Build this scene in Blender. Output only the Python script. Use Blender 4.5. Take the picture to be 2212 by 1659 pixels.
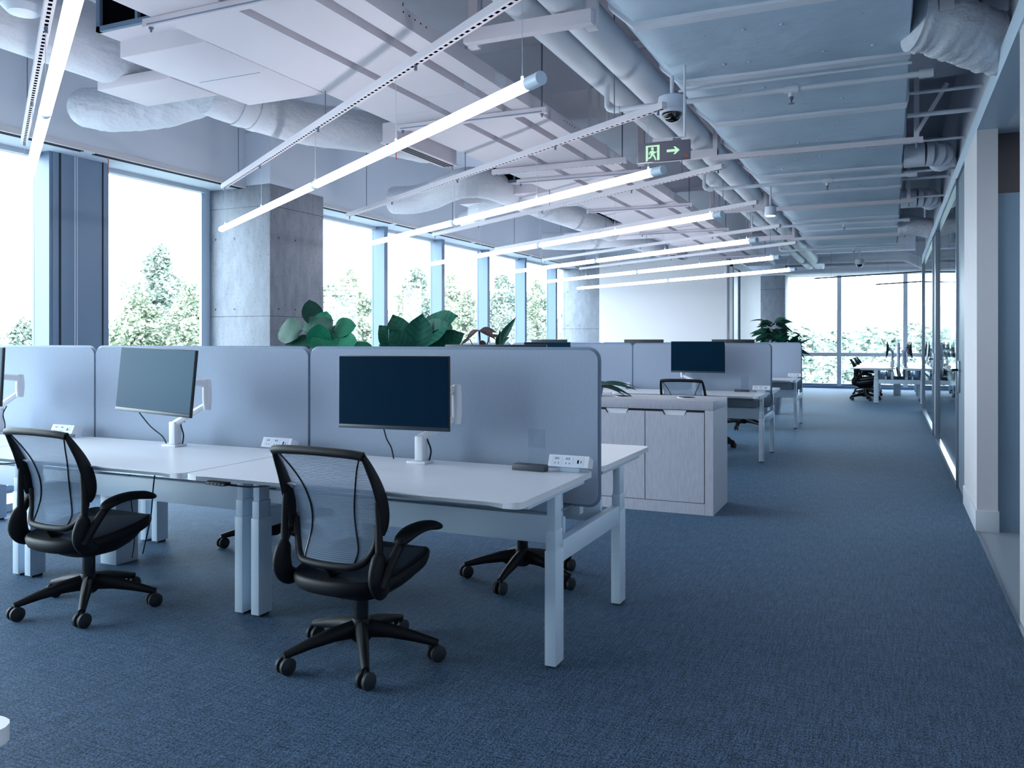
import bpy, bmesh, math, random
from mathutils import Vector, Matrix, Euler
R = math.radians
random.seed(7)
for o in list(bpy.data.objects): bpy.data.objects.remove(o)
SC = bpy.context.scene
COL = SC.collection

# ------------------------------------------------------------------ camera, sky, exposure
cam_d = bpy.data.cameras.new('camera'); cam = bpy.data.objects.new('camera', cam_d); COL.objects.link(cam)
F_PX, YAW, EYE = 1804.6, 24.358, 1.32
cam_d.sensor_fit = 'HORIZONTAL'; cam_d.sensor_width = 36.0
cam_d.lens = 36.0 * F_PX / 2212.0
cam_d.shift_y = (735.0 - 829.5) / 2212.0
cam_d.clip_start = 0.02; cam_d.clip_end = 600
cam.location = (0, 0, EYE); cam.rotation_euler = (R(90), 0, R(YAW))
SC.camera = cam

world = bpy.data.worlds.new('world'); SC.world = world; world.use_nodes = True
bgn = world.node_tree.nodes['Background']
SKY = 7.0
bgn.inputs['Color'].default_value = (0.77, 0.91, 1.0, 1); bgn.inputs['Strength'].default_value = SKY

SC.view_settings.view_transform = 'Standard'; SC.view_settings.look = 'None'
SC.view_settings.gamma = 1.0; SC.view_settings.use_curve_mapping = False
SC.view_settings.exposure = 1.1
try:
    SC.cycles.use_denoising = True; SC.cycles.denoiser = 'OPENIMAGEDENOISE'
    SC.cycles.max_bounces = 9; SC.cycles.diffuse_bounces = 5; SC.cycles.glossy_bounces = 4
    SC.cycles.transparent_max_bounces = 16; SC.cycles.transmission_bounces = 4
    SC.cycles.sample_clamp_indirect = 6.0; SC.cycles.caustics_reflective = False; SC.cycles.caustics_refractive = False
except Exception: pass
TUBE_EMIT = 4.5

def portal(name, loc, rot, sx, sy):      # daylight sampling aid set in the window openings (gives off no light itself)
    l = bpy.data.lights.new(name, 'AREA'); l.shape = 'RECTANGLE'; l.size = sx; l.size_y = sy
    l.cycles.is_portal = True
    o = bpy.data.objects.new(name, l); COL.objects.link(o); o.location = loc; o.rotation_euler = rot
    return o
portal('daylight_portal_side', (-6.69, 6.4, 1.5), (0, R(-90), 0), 2.9, 22.4)
portal('daylight_portal_end', (2.2, 24.75, 1.55), (R(-90), 0, 0), 9.8, 3.1)

# ------------------------------------------------------------------ materials
def srgb(r, g, b):
    def c(v):
        v /= 255.0
        return v / 12.92 if v <= 0.04045 else ((v + 0.055) / 1.055) ** 2.4
    return (c(r), c(g), c(b), 1.0)
MATS = {}
def mat(name, rgb, rough=0.6, metal=0.0, spec=0.5, noise=None, bump=None, coat=0.0):
    """noise=(scale, amount) colour mottling in object space; bump=(scale, strength, stretch)"""
    m = bpy.data.materials.new(name); m.use_nodes = True; MATS[name] = m
    nt = m.node_tree; p = nt.nodes['Principled BSDF']
    col = srgb(*rgb)
    p.inputs['Base Color'].default_value = col; p.inputs['Roughness'].default_value = rough
    p.inputs['Metallic'].default_value = metal; p.inputs['Specular IOR Level'].default_value = spec
    p.inputs['Coat Weight'].default_value = coat
    if noise or bump:
        tc = nt.nodes.new('ShaderNodeTexCoord')
    if noise:
        n = nt.nodes.new('ShaderNodeTexNoise'); n.inputs['Scale'].default_value = noise[0]; n.inputs['Detail'].default_value = 6
        mp = nt.nodes.new('ShaderNodeMapping'); mp.inputs['Scale'].default_value = noise[2] if len(noise) > 2 else (1, 1, 1)
        nt.links.new(tc.outputs['Object'], mp.inputs[0]); nt.links.new(mp.outputs[0], n.inputs['Vector'])
        r = nt.nodes.new('ShaderNodeMapRange'); r.inputs['From Min'].default_value = .3; r.inputs['From Max'].default_value = .7
        r.inputs['To Min'].default_value = 1 - noise[1]; r.inputs['To Max'].default_value = 1 + noise[1]
        nt.links.new(n.outputs['Fac'], r.inputs['Value'])
        mx = nt.nodes.new('ShaderNodeVectorMath'); mx.operation = 'SCALE'; mx.inputs[0].default_value = col[:3]
        nt.links.new(r.outputs[0], mx.inputs['Scale']); nt.links.new(mx.outputs[0], p.inputs['Base Color'])
    if bump:
        n2 = nt.nodes.new('ShaderNodeTexNoise'); n2.inputs['Scale'].default_value = bump[0]; n2.inputs['Detail'].default_value = 5
        mp2 = nt.nodes.new('ShaderNodeMapping'); mp2.inputs['Scale'].default_value = bump[2] if len(bump) > 2 else (1, 1, 1)
        nt.links.new(tc.outputs['Object'], mp2.inputs[0]); nt.links.new(mp2.outputs[0], n2.inputs['Vector'])
        b = nt.nodes.new('ShaderNodeBump'); b.inputs['Strength'].default_value = bump[1]; b.inputs['Distance'].default_value = bump[3] if len(bump) > 3 else .02
        nt.links.new(n2.outputs['Fac'], b.inputs['Height']); nt.links.new(b.outputs[0], p.inputs['Normal'])
    return m

mat('paint', (208, 216, 227), .65, noise=(1.3, .03))
mat('wall_white', (206, 204, 208), .7, noise=(.8, .02))
mat('slab', (196, 198, 208), .85, noise=(1.5, .08), bump=(9, .25))
mat('desk_white', (222, 225, 232), .32, spec=.45)
mat('frame_white', (196, 214, 230), .42)
mat('edge_white', (186, 194, 204), .45)
mat('aluminium', (168, 180, 192), .28, metal=.9)
mat('steel_rod', (120, 130, 148), .4, metal=.7)
mat('mullion', (100, 122, 148), .45, noise=(2, .03))
mat('pier_panel', (112, 134, 158), .5)
mat('black_plastic', (10, 15, 21), .58, spec=.32, noise=(30, .05))
mat('black_gloss', (10, 14, 20), .25)
mat('seat_mesh', (40, 52, 66), .7, bump=(500, .3))
mat('rubber', (24, 30, 38), .65)
mat('hub_grey', (52, 58, 66), .5)
mat('monitor_body', (18, 26, 36), .4)
mat('chin_grey', (36, 50, 66), .4)
mat('screen_glass', (9, 30, 47), .32, spec=.18)
MATS['screen_glass'].node_tree.nodes['Principled BSDF'].inputs['Specular Tint'].default_value = (.12,.58,1,1)
mat('tray_paint', (208, 203, 211), .6, noise=(2, .02))
mat('duct_foil', (180, 201, 218), .62, noise=(1.2, .06), bump=(3.2, .5, (1, 1, 1), .05))
mat('duct_tape', (214, 220, 230), .6, noise=(3, .05), bump=(14, .3))
mat('duct_wrap', (212, 216, 224), .6, noise=(2, .04), bump=(13, .7, (1, .7, 1.3), .03))
mat('pipe_paint', (204, 211, 220), .5, noise=(3, .03), bump=(4, .15))
mat('dark_void', (8, 10, 14), .9, spec=0.0)
mat('slot_dark', (30, 36, 46), .8)
mat('baseboard', (200, 206, 214), .5)
mat('corridor_floor', (150, 158, 168), .35, noise=(3, .03))
mat('corridor_wall', (124, 146, 164), .7)
mat('corridor_tan', (122, 112, 112), .8)
mat('door_grey', (112, 126, 140), .45)
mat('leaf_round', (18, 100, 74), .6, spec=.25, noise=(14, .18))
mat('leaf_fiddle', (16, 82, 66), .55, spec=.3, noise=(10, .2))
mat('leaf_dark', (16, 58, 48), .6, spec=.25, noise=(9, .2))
mat('leaf_red', (62, 40, 44), .5, noise=(12, .2))
mat('stem', (34, 48, 44), .6)
mat('pot', (170, 182, 198), .5)
mat('soil', (40, 36, 34), .9)
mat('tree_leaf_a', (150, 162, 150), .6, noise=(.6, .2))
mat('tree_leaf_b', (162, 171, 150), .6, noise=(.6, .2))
mat('tree_leaf_hazed', (170, 183, 176), .7, noise=(.3, .1))  # haze over the distant trees is put into this paler leaf colour
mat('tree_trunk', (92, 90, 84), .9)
mat('paving_far', (120, 126, 124), .9, noise=(.2, .2))  # neutral grey of a paved plaza
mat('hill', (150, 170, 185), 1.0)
mat('red_wire', (206, 66, 56), .5)
mat('sign_face', (112, 108, 120), .45)
mat('sign_green', (206, 240, 220), .5)
mat('camera_white', (205, 214, 228), .4)
mat('camera_dome', (6, 8, 10), .06, spec=.9)
mat('granite', (62, 70, 80), .5, noise=(420, .9))
mat('cable', (14, 22, 34), .5)
mat('chain', (220, 228, 238), .5)

def veins(name, ky, kx, amp):      # pale ribs fanning from the midrib, part of the leaf colour
    nt = MATS[name].node_tree; p = nt.nodes['Principled BSDF']; src = p.inputs['Base Color'].links[0].from_socket
    tc = nt.nodes.new('ShaderNodeTexCoord'); sp = nt.nodes.new('ShaderNodeSeparateXYZ'); nt.links.new(tc.outputs['Object'], sp.inputs[0])
    def mth(op, a, b_=None, k=None):
        q = nt.nodes.new('ShaderNodeMath'); q.operation = op; nt.links.new(a, q.inputs[0])
        if b_ is not None: nt.links.new(b_, q.inputs[1])
        elif k is not None: q.inputs[1].default_value = k
        return q.outputs[0]
    ax = mth('ABSOLUTE', sp.outputs['X'])
    w = mth('SINE', mth('SUBTRACT', mth('MULTIPLY', sp.outputs['Y'], k=ky), mth('MULTIPLY', ax, k=kx)))
    r = nt.nodes.new('ShaderNodeMapRange'); r.inputs['From Min'].default_value = .55; r.inputs['From Max'].default_value = 1.0; r.inputs['To Min'].default_value = 1.0; r.inputs['To Max'].default_value = amp
    nt.links.new(w, r.inputs['Value'])
    mx = nt.nodes.new('ShaderNodeVectorMath'); mx.operation = 'SCALE'; nt.links.new(src, mx.inputs[0]); nt.links.new(r.outputs[0], mx.inputs['Scale']); nt.links.new(mx.outputs[0], p.inputs['Base Color'])
veins('leaf_round', 260, 200, 2.0); veins('leaf_dark', 260, 200, 1.7); veins('leaf_fiddle', 130, 120, 1.5)
def node_mat(name):
    m = bpy.data.materials.new(name); m.use_nodes = True; MATS[name] = m
    nt = m.node_tree; nt.nodes.clear()
    out = nt.nodes.new('ShaderNodeOutputMaterial')
    return m, nt, out
# carpet: speckled loop pile with a faint weave along the room
m = mat('carpet', (66, 86, 112), .7, spec=.08); nt = m.node_tree; p = nt.nodes['Principled BSDF']
p.inputs['Sheen Weight'].default_value = .24; p.inputs['Sheen Roughness'].default_value = .4; p.inputs['Sheen Tint'].default_value = (.36,.66,1,1)
tc = nt.nodes.new('ShaderNodeTexCoord')
def cnoise(scale, detail, stretch):
    mp = nt.nodes.new('ShaderNodeMapping'); mp.inputs['Scale'].default_value = stretch
    n = nt.nodes.new('ShaderNodeTexNoise'); n.inputs['Scale'].default_value = scale; n.inputs['Detail'].default_value = detail; n.inputs['Roughness'].default_value = .75
    nt.links.new(tc.outputs['Object'], mp.inputs[0]); nt.links.new(mp.outputs[0], n.inputs['Vector']); return n
v1 = cnoise(170, 2, (1, .6, 1)); v2 = cnoise(60, 2, (1.6, .12, 1)); v3 = cnoise(60, 2, (.1, 1.4, 1))
def madd(a, k, b_):
    q = nt.nodes.new('ShaderNodeMath'); q.operation = 'MULTIPLY_ADD'; q.inputs[1].default_value = k
    nt.links.new(a, q.inputs[0])
    if b_ is None: q.inputs[2].default_value = 0
    else: nt.links.new(b_, q.inputs[2])
    return q.outputs[0]
h = madd(v1.outputs['Fac'], .62, madd(v2.outputs['Fac'], .22, madd(v3.outputs['Fac'], .16, None)))
cr = nt.nodes.new('ShaderNodeValToRGB')
cr.color_ramp.elements[0].position = .43; cr.color_ramp.elements[0].color = srgb(9, 14, 22)
cr.color_ramp.elements[1].position = .585; cr.color_ramp.elements[1].color = srgb(80, 99, 125)
nt.links.new(h, cr.inputs[0]); nt.links.new(cr.outputs[0], p.inputs['Base Color'])
bp = nt.nodes.new('ShaderNodeBump'); bp.inputs['Strength'].default_value = .6; bp.inputs['Distance'].default_value = .006
nt.links.new(v1.outputs['Fac'], bp.inputs['Height']); nt.links.new(bp.outputs[0], p.inputs['Normal'])
# concrete: vertical streaks, pits, horizontal shutter lines
m = mat('concrete', (160,166,176), .8); nt = m.node_tree; p = nt.nodes['Principled BSDF']
tc = nt.nodes.new('ShaderNodeTexCoord')
mp = nt.nodes.new('ShaderNodeMapping'); mp.inputs['Scale'].default_value = (5, 5, 1.6)
nz = nt.nodes.new('ShaderNodeTexNoise'); nz.inputs['Scale'].default_value = 2.4; nz.inputs['Detail'].default_value = 9; nz.inputs['Roughness'].default_value = .68
nt.links.new(tc.outputs['Object'], mp.inputs[0]); nt.links.new(mp.outputs[0], nz.inputs['Vector'])
cr = nt.nodes.new('ShaderNodeValToRGB'); e = cr.color_ramp.elements
e[0].position = .25; e[0].color = srgb(116, 121, 130); e[1].position = .75; e[1].color = srgb(146, 151, 161)
nt.links.new(nz.outputs['Fac'], cr.inputs[0])
n2 = nt.nodes.new('ShaderNodeTexNoise'); n2.inputs['Scale'].default_value = 45; n2.inputs['Detail'].default_value = 4
nt.links.new(tc.outputs['Object'], n2.inputs['Vector'])
c2 = nt.nodes.new('ShaderNodeValToRGB'); c2.color_ramp.elements[0].position = .28; c2.color_ramp.elements[0].color = (.35, .37, .4, 1); c2.color_ramp.elements[1].position = .42; c2.color_ramp.elements[1].color = (1, 1, 1, 1)
nt.links.new(n2.outputs['Fac'], c2.inputs[0])
mul = nt.nodes.new('ShaderNodeMixRGB'); mul.blend_type = 'MULTIPLY'; mul.inputs[0].default_value = .45
nt.links.new(cr.outputs[0], mul.inputs[1]); nt.links.new(c2.outputs[0], mul.inputs[2]); nt.links.new(mul.outputs[0], p.inputs['Base Color'])
bp = nt.nodes.new('ShaderNodeBump'); bp.inputs['Strength'].default_value = .18; bp.inputs['Distance'].default_value = .01
nt.links.new(nz.outputs['Fac'], bp.inputs['Height']); nt.links.new(bp.outputs[0], p.inputs['Normal'])
# screen fabric: fine horizontal melange
m = mat('fabric', (122, 144, 172), .9, spec=.2); nt = m.node_tree; p = nt.nodes['Principled BSDF']
tc = nt.nodes.new('ShaderNodeTexCoord'); mp = nt.nodes.new('ShaderNodeMapping'); mp.inputs['Scale'].default_value = (150, 150, 900)
nz = nt.nodes.new('ShaderNodeTexNoise'); nz.inputs['Scale'].default_value = 1; nz.inputs['Detail'].default_value = 3
nt.links.new(tc.outputs['Object'], mp.inputs[0]); nt.links.new(mp.outputs[0], nz.inputs['Vector'])
cr = nt.nodes.new('ShaderNodeValToRGB'); e = cr.color_ramp.elements
e[0].position = .3; e[0].color = srgb(136, 149, 168); e[1].position = .7; e[1].color = srgb(170, 183, 201)
nt.links.new(nz.outputs['Fac'], cr.inputs[0]); nt.links.new(cr.outputs[0], p.inputs['Base Color'])
# pale laminate with faint vertical grain
m = mat('laminate', (202, 202, 212), .5); nt = m.node_tree; p = nt.nodes['Principled BSDF']
tc = nt.nodes.new('ShaderNodeTexCoord'); mp = nt.nodes.new('ShaderNodeMapping'); mp.inputs['Scale'].default_value = (30, 30, 4)
nz = nt.nodes.new('ShaderNodeTexNoise'); nz.inputs['Scale'].default_value = 3; nz.inputs['Detail'].default_value = 7
nt.links.new(tc.outputs['Object'], mp.inputs[0]); nt.links.new(mp.outputs[0], nz.inputs['Vector'])
cr = nt.nodes.new('ShaderNodeValToRGB'); e = cr.color_ramp.elements
e[0].position = .25; e[0].color = srgb(172, 174, 188); e[1].position = .75; e[1].color = srgb(194, 195, 206)
nt.links.new(nz.outputs['Fac'], cr.inputs[0]); nt.links.new(cr.outputs[0], p.inputs['Base Color'])
# thin clear glass
def glass(name, tint, r0=.04, gain=1.0):
    m, nt, out = node_mat(name)
    tr = nt.nodes.new('ShaderNodeBsdfTransparent'); tr.inputs[0].default_value = tint
    gl = nt.nodes.new('ShaderNodeBsdfGlossy'); gl.inputs['Roughness'].default_value = 0.0
    lw = nt.nodes.new('ShaderNodeLayerWeight'); lw.inputs['Blend'].default_value = .5
    pw = nt.nodes.new('ShaderNodeMath'); pw.operation = 'POWER'; pw.inputs[1].default_value = 5.0
    ml = nt.nodes.new('ShaderNodeMath'); ml.operation = 'MULTIPLY_ADD'; ml.inputs[1].default_value = (1-r0)*gain; ml.inputs[2].default_value = r0
    nt.links.new(lw.outputs['Facing'], pw.inputs[0]); nt.links.new(pw.outputs[0], ml.inputs[0])
    mx = nt.nodes.new('ShaderNodeMixShader')
    nt.links.new(ml.outputs[0], mx.inputs[0]); nt.links.new(tr.outputs[0], mx.inputs[1]); nt.links.new(gl.outputs[0], mx.inputs[2])
    nt.links.new(mx.outputs[0], out.inputs[0]); return m
glass('window_glass', (.97, .99, 1, 1), .02, .8)
glass('partition_glass', (.88, .93, .96, 1), .045)
glass('acrylic', (.94, .965, .98, 1), .05)
# chair back mesh: woven horizontal threads, see-through between them
m, nt, out = node_mat('chair_mesh')
tc = nt.nodes.new('ShaderNodeTexCoord'); sp = nt.nodes.new('ShaderNodeSeparateXYZ'); nt.links.new(tc.outputs['Object'], sp.inputs[0])
mu = nt.nodes.new('ShaderNodeMath'); mu.operation = 'MULTIPLY'; mu.inputs[1].default_value = 2 * math.pi / .0068; nt.links.new(sp.outputs['Z'], mu.inputs[0])
si = nt.nodes.new('ShaderNodeMath'); si.operation = 'SINE'; nt.links.new(mu.outputs[0], si.inputs[0])
mr = nt.nodes.new('ShaderNodeMapRange'); mr.inputs['From Min'].default_value = -.35; mr.inputs['From Max'].default_value = .35; mr.inputs['To Min'].default_value = .55; mr.inputs['To Max'].default_value = .97
nt.links.new(si.outputs[0], mr.inputs['Value'])
tr = nt.nodes.new('ShaderNodeBsdfTransparent'); df = nt.nodes.new('ShaderNodeBsdfDiffuse'); df.inputs[0].default_value = srgb(146, 165, 186); tl = nt.nodes.new('ShaderNodeBsdfTranslucent'); tl.inputs[0].default_value = srgb(146, 165, 186); ad = nt.nodes.new('ShaderNodeMixShader'); ad.inputs[0].default_value = .45; nt.links.new(df.outputs[0], ad.inputs[1]); nt.links.new(tl.outputs[0], ad.inputs[2])
mx = nt.nodes.new('ShaderNodeMixShader'); nt.links.new(mr.outputs[0], mx.inputs[0]); nt.links.new(tr.outputs[0], mx.inputs[1]); nt.links.new(ad.outputs[0], mx.inputs[2]); nt.links.new(mx.outputs[0], out.inputs[0])
# lamps
def emit(name, col, strength):
    m, nt, out = node_mat(name); em = nt.nodes.new('ShaderNodeEmission')
    em.inputs[0].default_value = col; em.inputs[1].default_value = strength; nt.links.new(em.outputs[0], out.inputs[0]); return m
emit('tube_light', (.95, .94, 1, 1), TUBE_EMIT)
emit('down_light', (1, .95, .9, 1), 6.0)
emit('fill_light', (.74, .87, 1, 1), 4.5)  # glow of the panels added in the corridor and meeting rooms
emit('sign_glow', srgb(190, 242, 208), .5)

# ------------------------------------------------------------------ mesh helpers
def wloc(o):
    v = Vector((0, 0, 0))
    while o is not None: v += o.location; o = o.parent
    return v
class MB:
    def __init__(s): s.v = []; s.f = []
    def add(s, vs, fs):
        b = len(s.v); s.v += [tuple(v) for v in vs]; s.f += [tuple(i + b for i in f) for f in fs]; return s
    def box(s, x0, x1, y0, y1, z0, z1, b=0.0):
        if b <= 0:
            return s.add([(x0,y0,z0),(x1,y0,z0),(x1,y1,z0),(x0,y1,z0),(x0,y0,z1),(x1,y0,z1),(x1,y1,z1),(x0,y1,z1)],
                         [(0,3,2,1),(4,5,6,7),(0,1,5,4),(1,2,6,5),(2,3,7,6),(3,0,4,7)])
        bm = bmesh.new(); bmesh.ops.create_cube(bm, size=1)
        for v in bm.verts: v.co = Vector(((x0+x1)/2 + v.co.x*(x1-x0), (y0+y1)/2 + v.co.y*(y1-y0), (z0+z1)/2 + v.co.z*(z1-z0)))
        bmesh.ops.bevel(bm, geom=bm.edges[:], offset=b, segments=2, profile=.5, affect='EDGES')
        bm.verts.index_update(); s.add([v.co[:] for v in bm.verts], [[v.index for v in f.verts] for f in bm.faces]); bm.free(); return s
    def tube(s, path, r, seg=8, cap=True, closed=False, up=None):
        P = [Vector(p) for p in path]; n = len(P)
        rr = r if isinstance(r, (list, tuple)) else [r] * n
        T = []
        for i in range(n):
            if closed: t = P[(i+1) % n] - P[i-1]
            else: t = P[min(i+1, n-1)] - P[max(i-1, 0)]
            T.append(t.normalized())
        N = Vector(up) if up else (Vector((0, 0, 1)) if abs(T[0].z) < .9 else Vector((0, 1, 0)))
        N = (N - T[0] * N.dot(T[0])).normalized(); vs = []
        for i in range(n):
            if up and not closed: N = Vector(up)
            N = (N - T[i] * N.dot(T[i])).normalized(); B = T[i].cross(N)
            ra, rb = rr[i] if isinstance(rr[i], (list, tuple)) else (rr[i], rr[i])
            for k in range(seg):
                a = 2 * math.pi * k / seg; vs.append(P[i] + N * (math.cos(a) * ra) + B * (math.sin(a) * rb))
        fs = []
        for i in range(n if closed else n - 1):
            for k in range(seg):
                a, b = i * seg + k, i * seg + (k + 1) % seg; j = ((i + 1) % n) * seg
                fs.append((a, b, j + (k + 1) % seg, j + k))
        if cap and not closed:
            fs.append(tuple(range(seg - 1, -1, -1))); fs.append(tuple((n - 1) * seg + k for k in range(seg)))
        return s.add(vs, fs)
    def cyl(s, p0, p1, r, seg=12): return s.tube([p0, p1], r, seg)
    def lathe(s, prof, c=(0, 0, 0), seg=16, axis='z'):
        vs = []
        for r, h in prof:
            for k in range(seg):
                a = 2 * math.pi * k / seg; x, y = r * math.cos(a), r * math.sin(a)
                q = (x, y, h) if axis == 'z' else ((h, x, y) if axis == 'x' else (x, h, y))
                vs.append((c[0] + q[0], c[1] + q[1], c[2] + q[2]))
        fs = []
        for i in range(len(prof) - 1):
            for k in range(seg): fs.append((i*seg+k, i*seg+(k+1) % seg, (i+1)*seg+(k+1) % seg, (i+1)*seg+k))
        fs.append(tuple(range(seg))); fs.append(tuple((len(prof)-1)*seg+k for k in range(seg)))
        return s.add(vs, fs)
    def prism(s, poly, axis, lo, hi):
        n = len(poly)
        def q(a, b, h): return {'x': (h, a, b), 'y': (a, h, b), 'z': (a, b, h)}[axis]
        vs = [q(a, b, lo) for a, b in poly] + [q(a, b, hi) for a, b in poly]
        fs = [tuple(range(n)), tuple(range(2*n-1, n-1, -1))] + [(i, (i+1) % n, n+(i+1) % n, n+i) for i in range(n)]
        return s.add(vs, fs)
    def loft(s, rings, cap=True):
        n = len(rings[0]); vs = [p for r in rings for p in r]; fs = []
        for i in range(len(rings)-1):
            for k in range(n): fs.append((i*n+k, i*n+(k+1) % n, (i+1)*n+(k+1) % n, (i+1)*n+k))
        if cap: fs += [tuple(range(n)), tuple((len(rings)-1)*n+k for k in range(n))]
        return s.add(vs, fs)
    def grid(s, fn, nu, nv):
        vs = [fn(i/nu, j/nv) for i in range(nu+1) for j in range(nv+1)]
        return s.add(vs, [(i*(nv+1)+j, (i+1)*(nv+1)+j, (i+1)*(nv+1)+j+1, i*(nv+1)+j+1) for i in range(nu) for j in range(nv)])
    def mesh(s, name, m, off=(0, 0, 0), smooth=True, ang=38):
        me = bpy.data.meshes.new(name)
        me.from_pydata([(v[0]-off[0], v[1]-off[1], v[2]-off[2]) for v in s.v], [], s.f)
        bm = bmesh.new(); bm.from_mesh(me); bmesh.ops.recalc_face_normals(bm, faces=bm.faces); bm.to_mesh(me); bm.free()
        me.materials.append(MATS[m])
        if smooth:
            me.shade_smooth()
            try: me.set_sharp_from_angle(angle=R(ang))
            except Exception: pass
        return me
    def build(s, name, m, parent=None, world=False, base=None, smooth=True, ang=38):
        """parent: verts local to it (or world coordinates with world=True). no parent: object placed at base."""
        off = wloc(parent) if (parent is not None and world) else (Vector(base) if base is not None else (0, 0, 0))
        o = bpy.data.objects.new(name, s.mesh(name, m, off, smooth, ang)); COL.objects.link(o)
        if parent is not None: o.parent = parent
        elif base is not None: o.location = base
        return o
def B(*a, b=0.0): return MB().box(*a, b=b)
def tag(o, label=None, cat=None, group=None, kind=None):
    if label: o['label'] = label
    if cat: o['category'] = cat
    if group: o['group'] = group
    if kind: o['kind'] = kind
    return o
def thing(name, label, cat, loc=(0, 0, 0), rz=0.0, group=None, kind=None):
    o = bpy.data.objects.new(name, None); COL.objects.link(o); o.empty_display_size = .1
    o.location = loc; o.rotation_euler = (0, 0, rz); return tag(o, label, cat, group, kind)
def dup(root, loc=None, rz=None, label=None, group=None, parent=None):
    c = root.copy(); COL.objects.link(c); c.parent = parent
    if loc is not None: c.location = loc
    if rz is not None: c.rotation_euler = (0, 0, rz)
    if label: c['label'] = label
    if group: c['group'] = group
    for ch in root.children: dup(ch, parent=c)
    return c
def rrect(x0, x1, y0, y1, r, n=5):
    pts = []
    for cx, cy, a0 in ((x1-r, y0+r, -90), (x1-r, y1-r, 0), (x0+r, y1-r, 90), (x0+r, y0+r, 180)):
        for k in range(n+1):
            a = R(a0 + 90*k/n); pts.append((cx + r*math.cos(a), cy + r*math.sin(a)))
    return pts
def sell(ax, ay, cy, z, n=28, e=3.0, tilt=0.0):
    pts = []
    for k in range(n):
        a = 2*math.pi*k/n; c, s_ = math.cos(a), math.sin(a)
        x = ax*math.copysign(abs(c)**(2/e), c); y = ay*math.copysign(abs(s_)**(2/e), s_)
        pts.append((x, cy+y, z + tilt*y))
    return pts
ST = 'structure'
# ------------------------------------------------------------------ the setting
WX, RX, SLAB = -6.70, 0.545, 3.95
Y0, Y1 = -5.0, 24.8
# floors
fl = MB(); fl.add([(-6.75,Y0,0),(RX,Y0,0),(RX,Y1+.1,0),(-6.75,Y1+.1,0)], [(0,1,2,3)]); fl.add([(RX,7.0,0),(7.0,7.0,0),(7.0,Y1+.1,0),(RX,Y1+.1,0)], [(0,1,2,3)])
tag(fl.build('floor', 'carpet', smooth=False), 'dark blue grey loop pile carpet covering the open office floor', 'floor', kind=ST)
f2 = MB(); f2.add([(RX,Y0,0),(4.0,Y0,0),(4.0,7.0,0),(RX,7.0,0)], [(0,1,2,3)])
tag(f2.build('floor_corridor', 'corridor_floor', smooth=False), 'smooth grey floor in the corridor opening beside the carpet edge', 'floor', kind=ST)
tag(B(RX-.008,RX+.008,Y0,6.58,0,.006).build('trim_1', 'aluminium'), 'thin metal strip between the carpet and the smooth floor', 'trim', kind=ST)
# slab and beams
cl = thing('ceiling', 'bare painted slab ceiling with beams above the services', 'ceiling', kind=ST)
B(-7.0,7.1,Y0-.1,Y1+.2,SLAB,SLAB+.15).build('slab', 'slab', cl, smooth=False)
for y0, y1, z in ((-3.9,-3.0,3.5),(1.4,1.8,3.55),(6.87,7.77,3.5),(12.1,12.5,3.55),(17.65,18.5,3.5),(23.2,23.6,3.6)):
    B(-6.2,.58,y0,y1,z,SLAB).build('beam', 'slab', cl, smooth=False)
# conduits bent up the side of the beam over the second column line
def conduit(x, y, ztop, dx):
    pts = [(x+dx, y, ztop), (x+.14*math.copysign(1, dx), y, ztop)]
    for k in range(1, 6):
        a = R(90*k/5); pts.append((x+.14*math.copysign(1, dx)*(1-math.sin(a)), y, ztop-.14*(1-math.cos(a))))
    return MB().tube(pts + [(x, y, 3.12)], .014, 8)
for i, x in enumerate((-2.36,-2.28,-2.2)): conduit(x, 6.84, 3.83-.02*i, .5).build('conduit', 'pipe_paint', cl)
for i, x in enumerate((-2.3,-2.22)): conduit(x, 12.07, 3.83-.02*i, .5).build('conduit', 'pipe_paint', cl)
# left facade
wl = thing('wall_left', 'window wall with a deep painted beam above and a low sill', 'wall', kind=ST)
B(-6.78,-6.2,Y0,Y1,2.93,SLAB).build('edge_beam', 'paint', wl, smooth=False)
B(-6.22,-6.19,Y0,Y1,2.925,2.97).build('soffit_lip', 'wall_white', wl, smooth=False)
B(-6.78,-6.19,Y0,Y1,0,.06).build('sill', 'edge_white', wl, smooth=False)
for k in range(12):
    y = -4.6 + k*2.42
    for dx in (-6.285,-6.25): B(dx,dx+.016,y,y+2.3,2.922,2.93).build('air_slot', 'slot_dark', wl, smooth=False)
pier = B(-6.72,-6.5,4.87,5.43,.06,2.93).build('pier', 'pier_panel', wl, smooth=False)
B(-6.5,-6.494,4.93,4.945,.06,2.93).build('joint', 'slot_dark', pier); B(-6.5,-6.494,5.36,5.37,.06,2.93).build('joint', 'slot_dark', pier)
B(-6.72,-6.505,4.84,4.87,.06,2.93).build('pier_return', 'mullion', wl, smooth=False)
B(-6.78,-6.6,Y0,-1.77,.06,2.93).build('unseen_solid_panel', 'paint', wl, smooth=False)  # unseen stretch left windowless so the aisle end monitor reflects dark
ys = [-1.77,-.11,1.55,3.21,4.84,None,5.43,6.78,None,7.77,8.34,10.0,11.66,13.32,14.98,16.64,17.65,None,18.55,20.2,21.86,23.5,24.8]
n = 0
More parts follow.
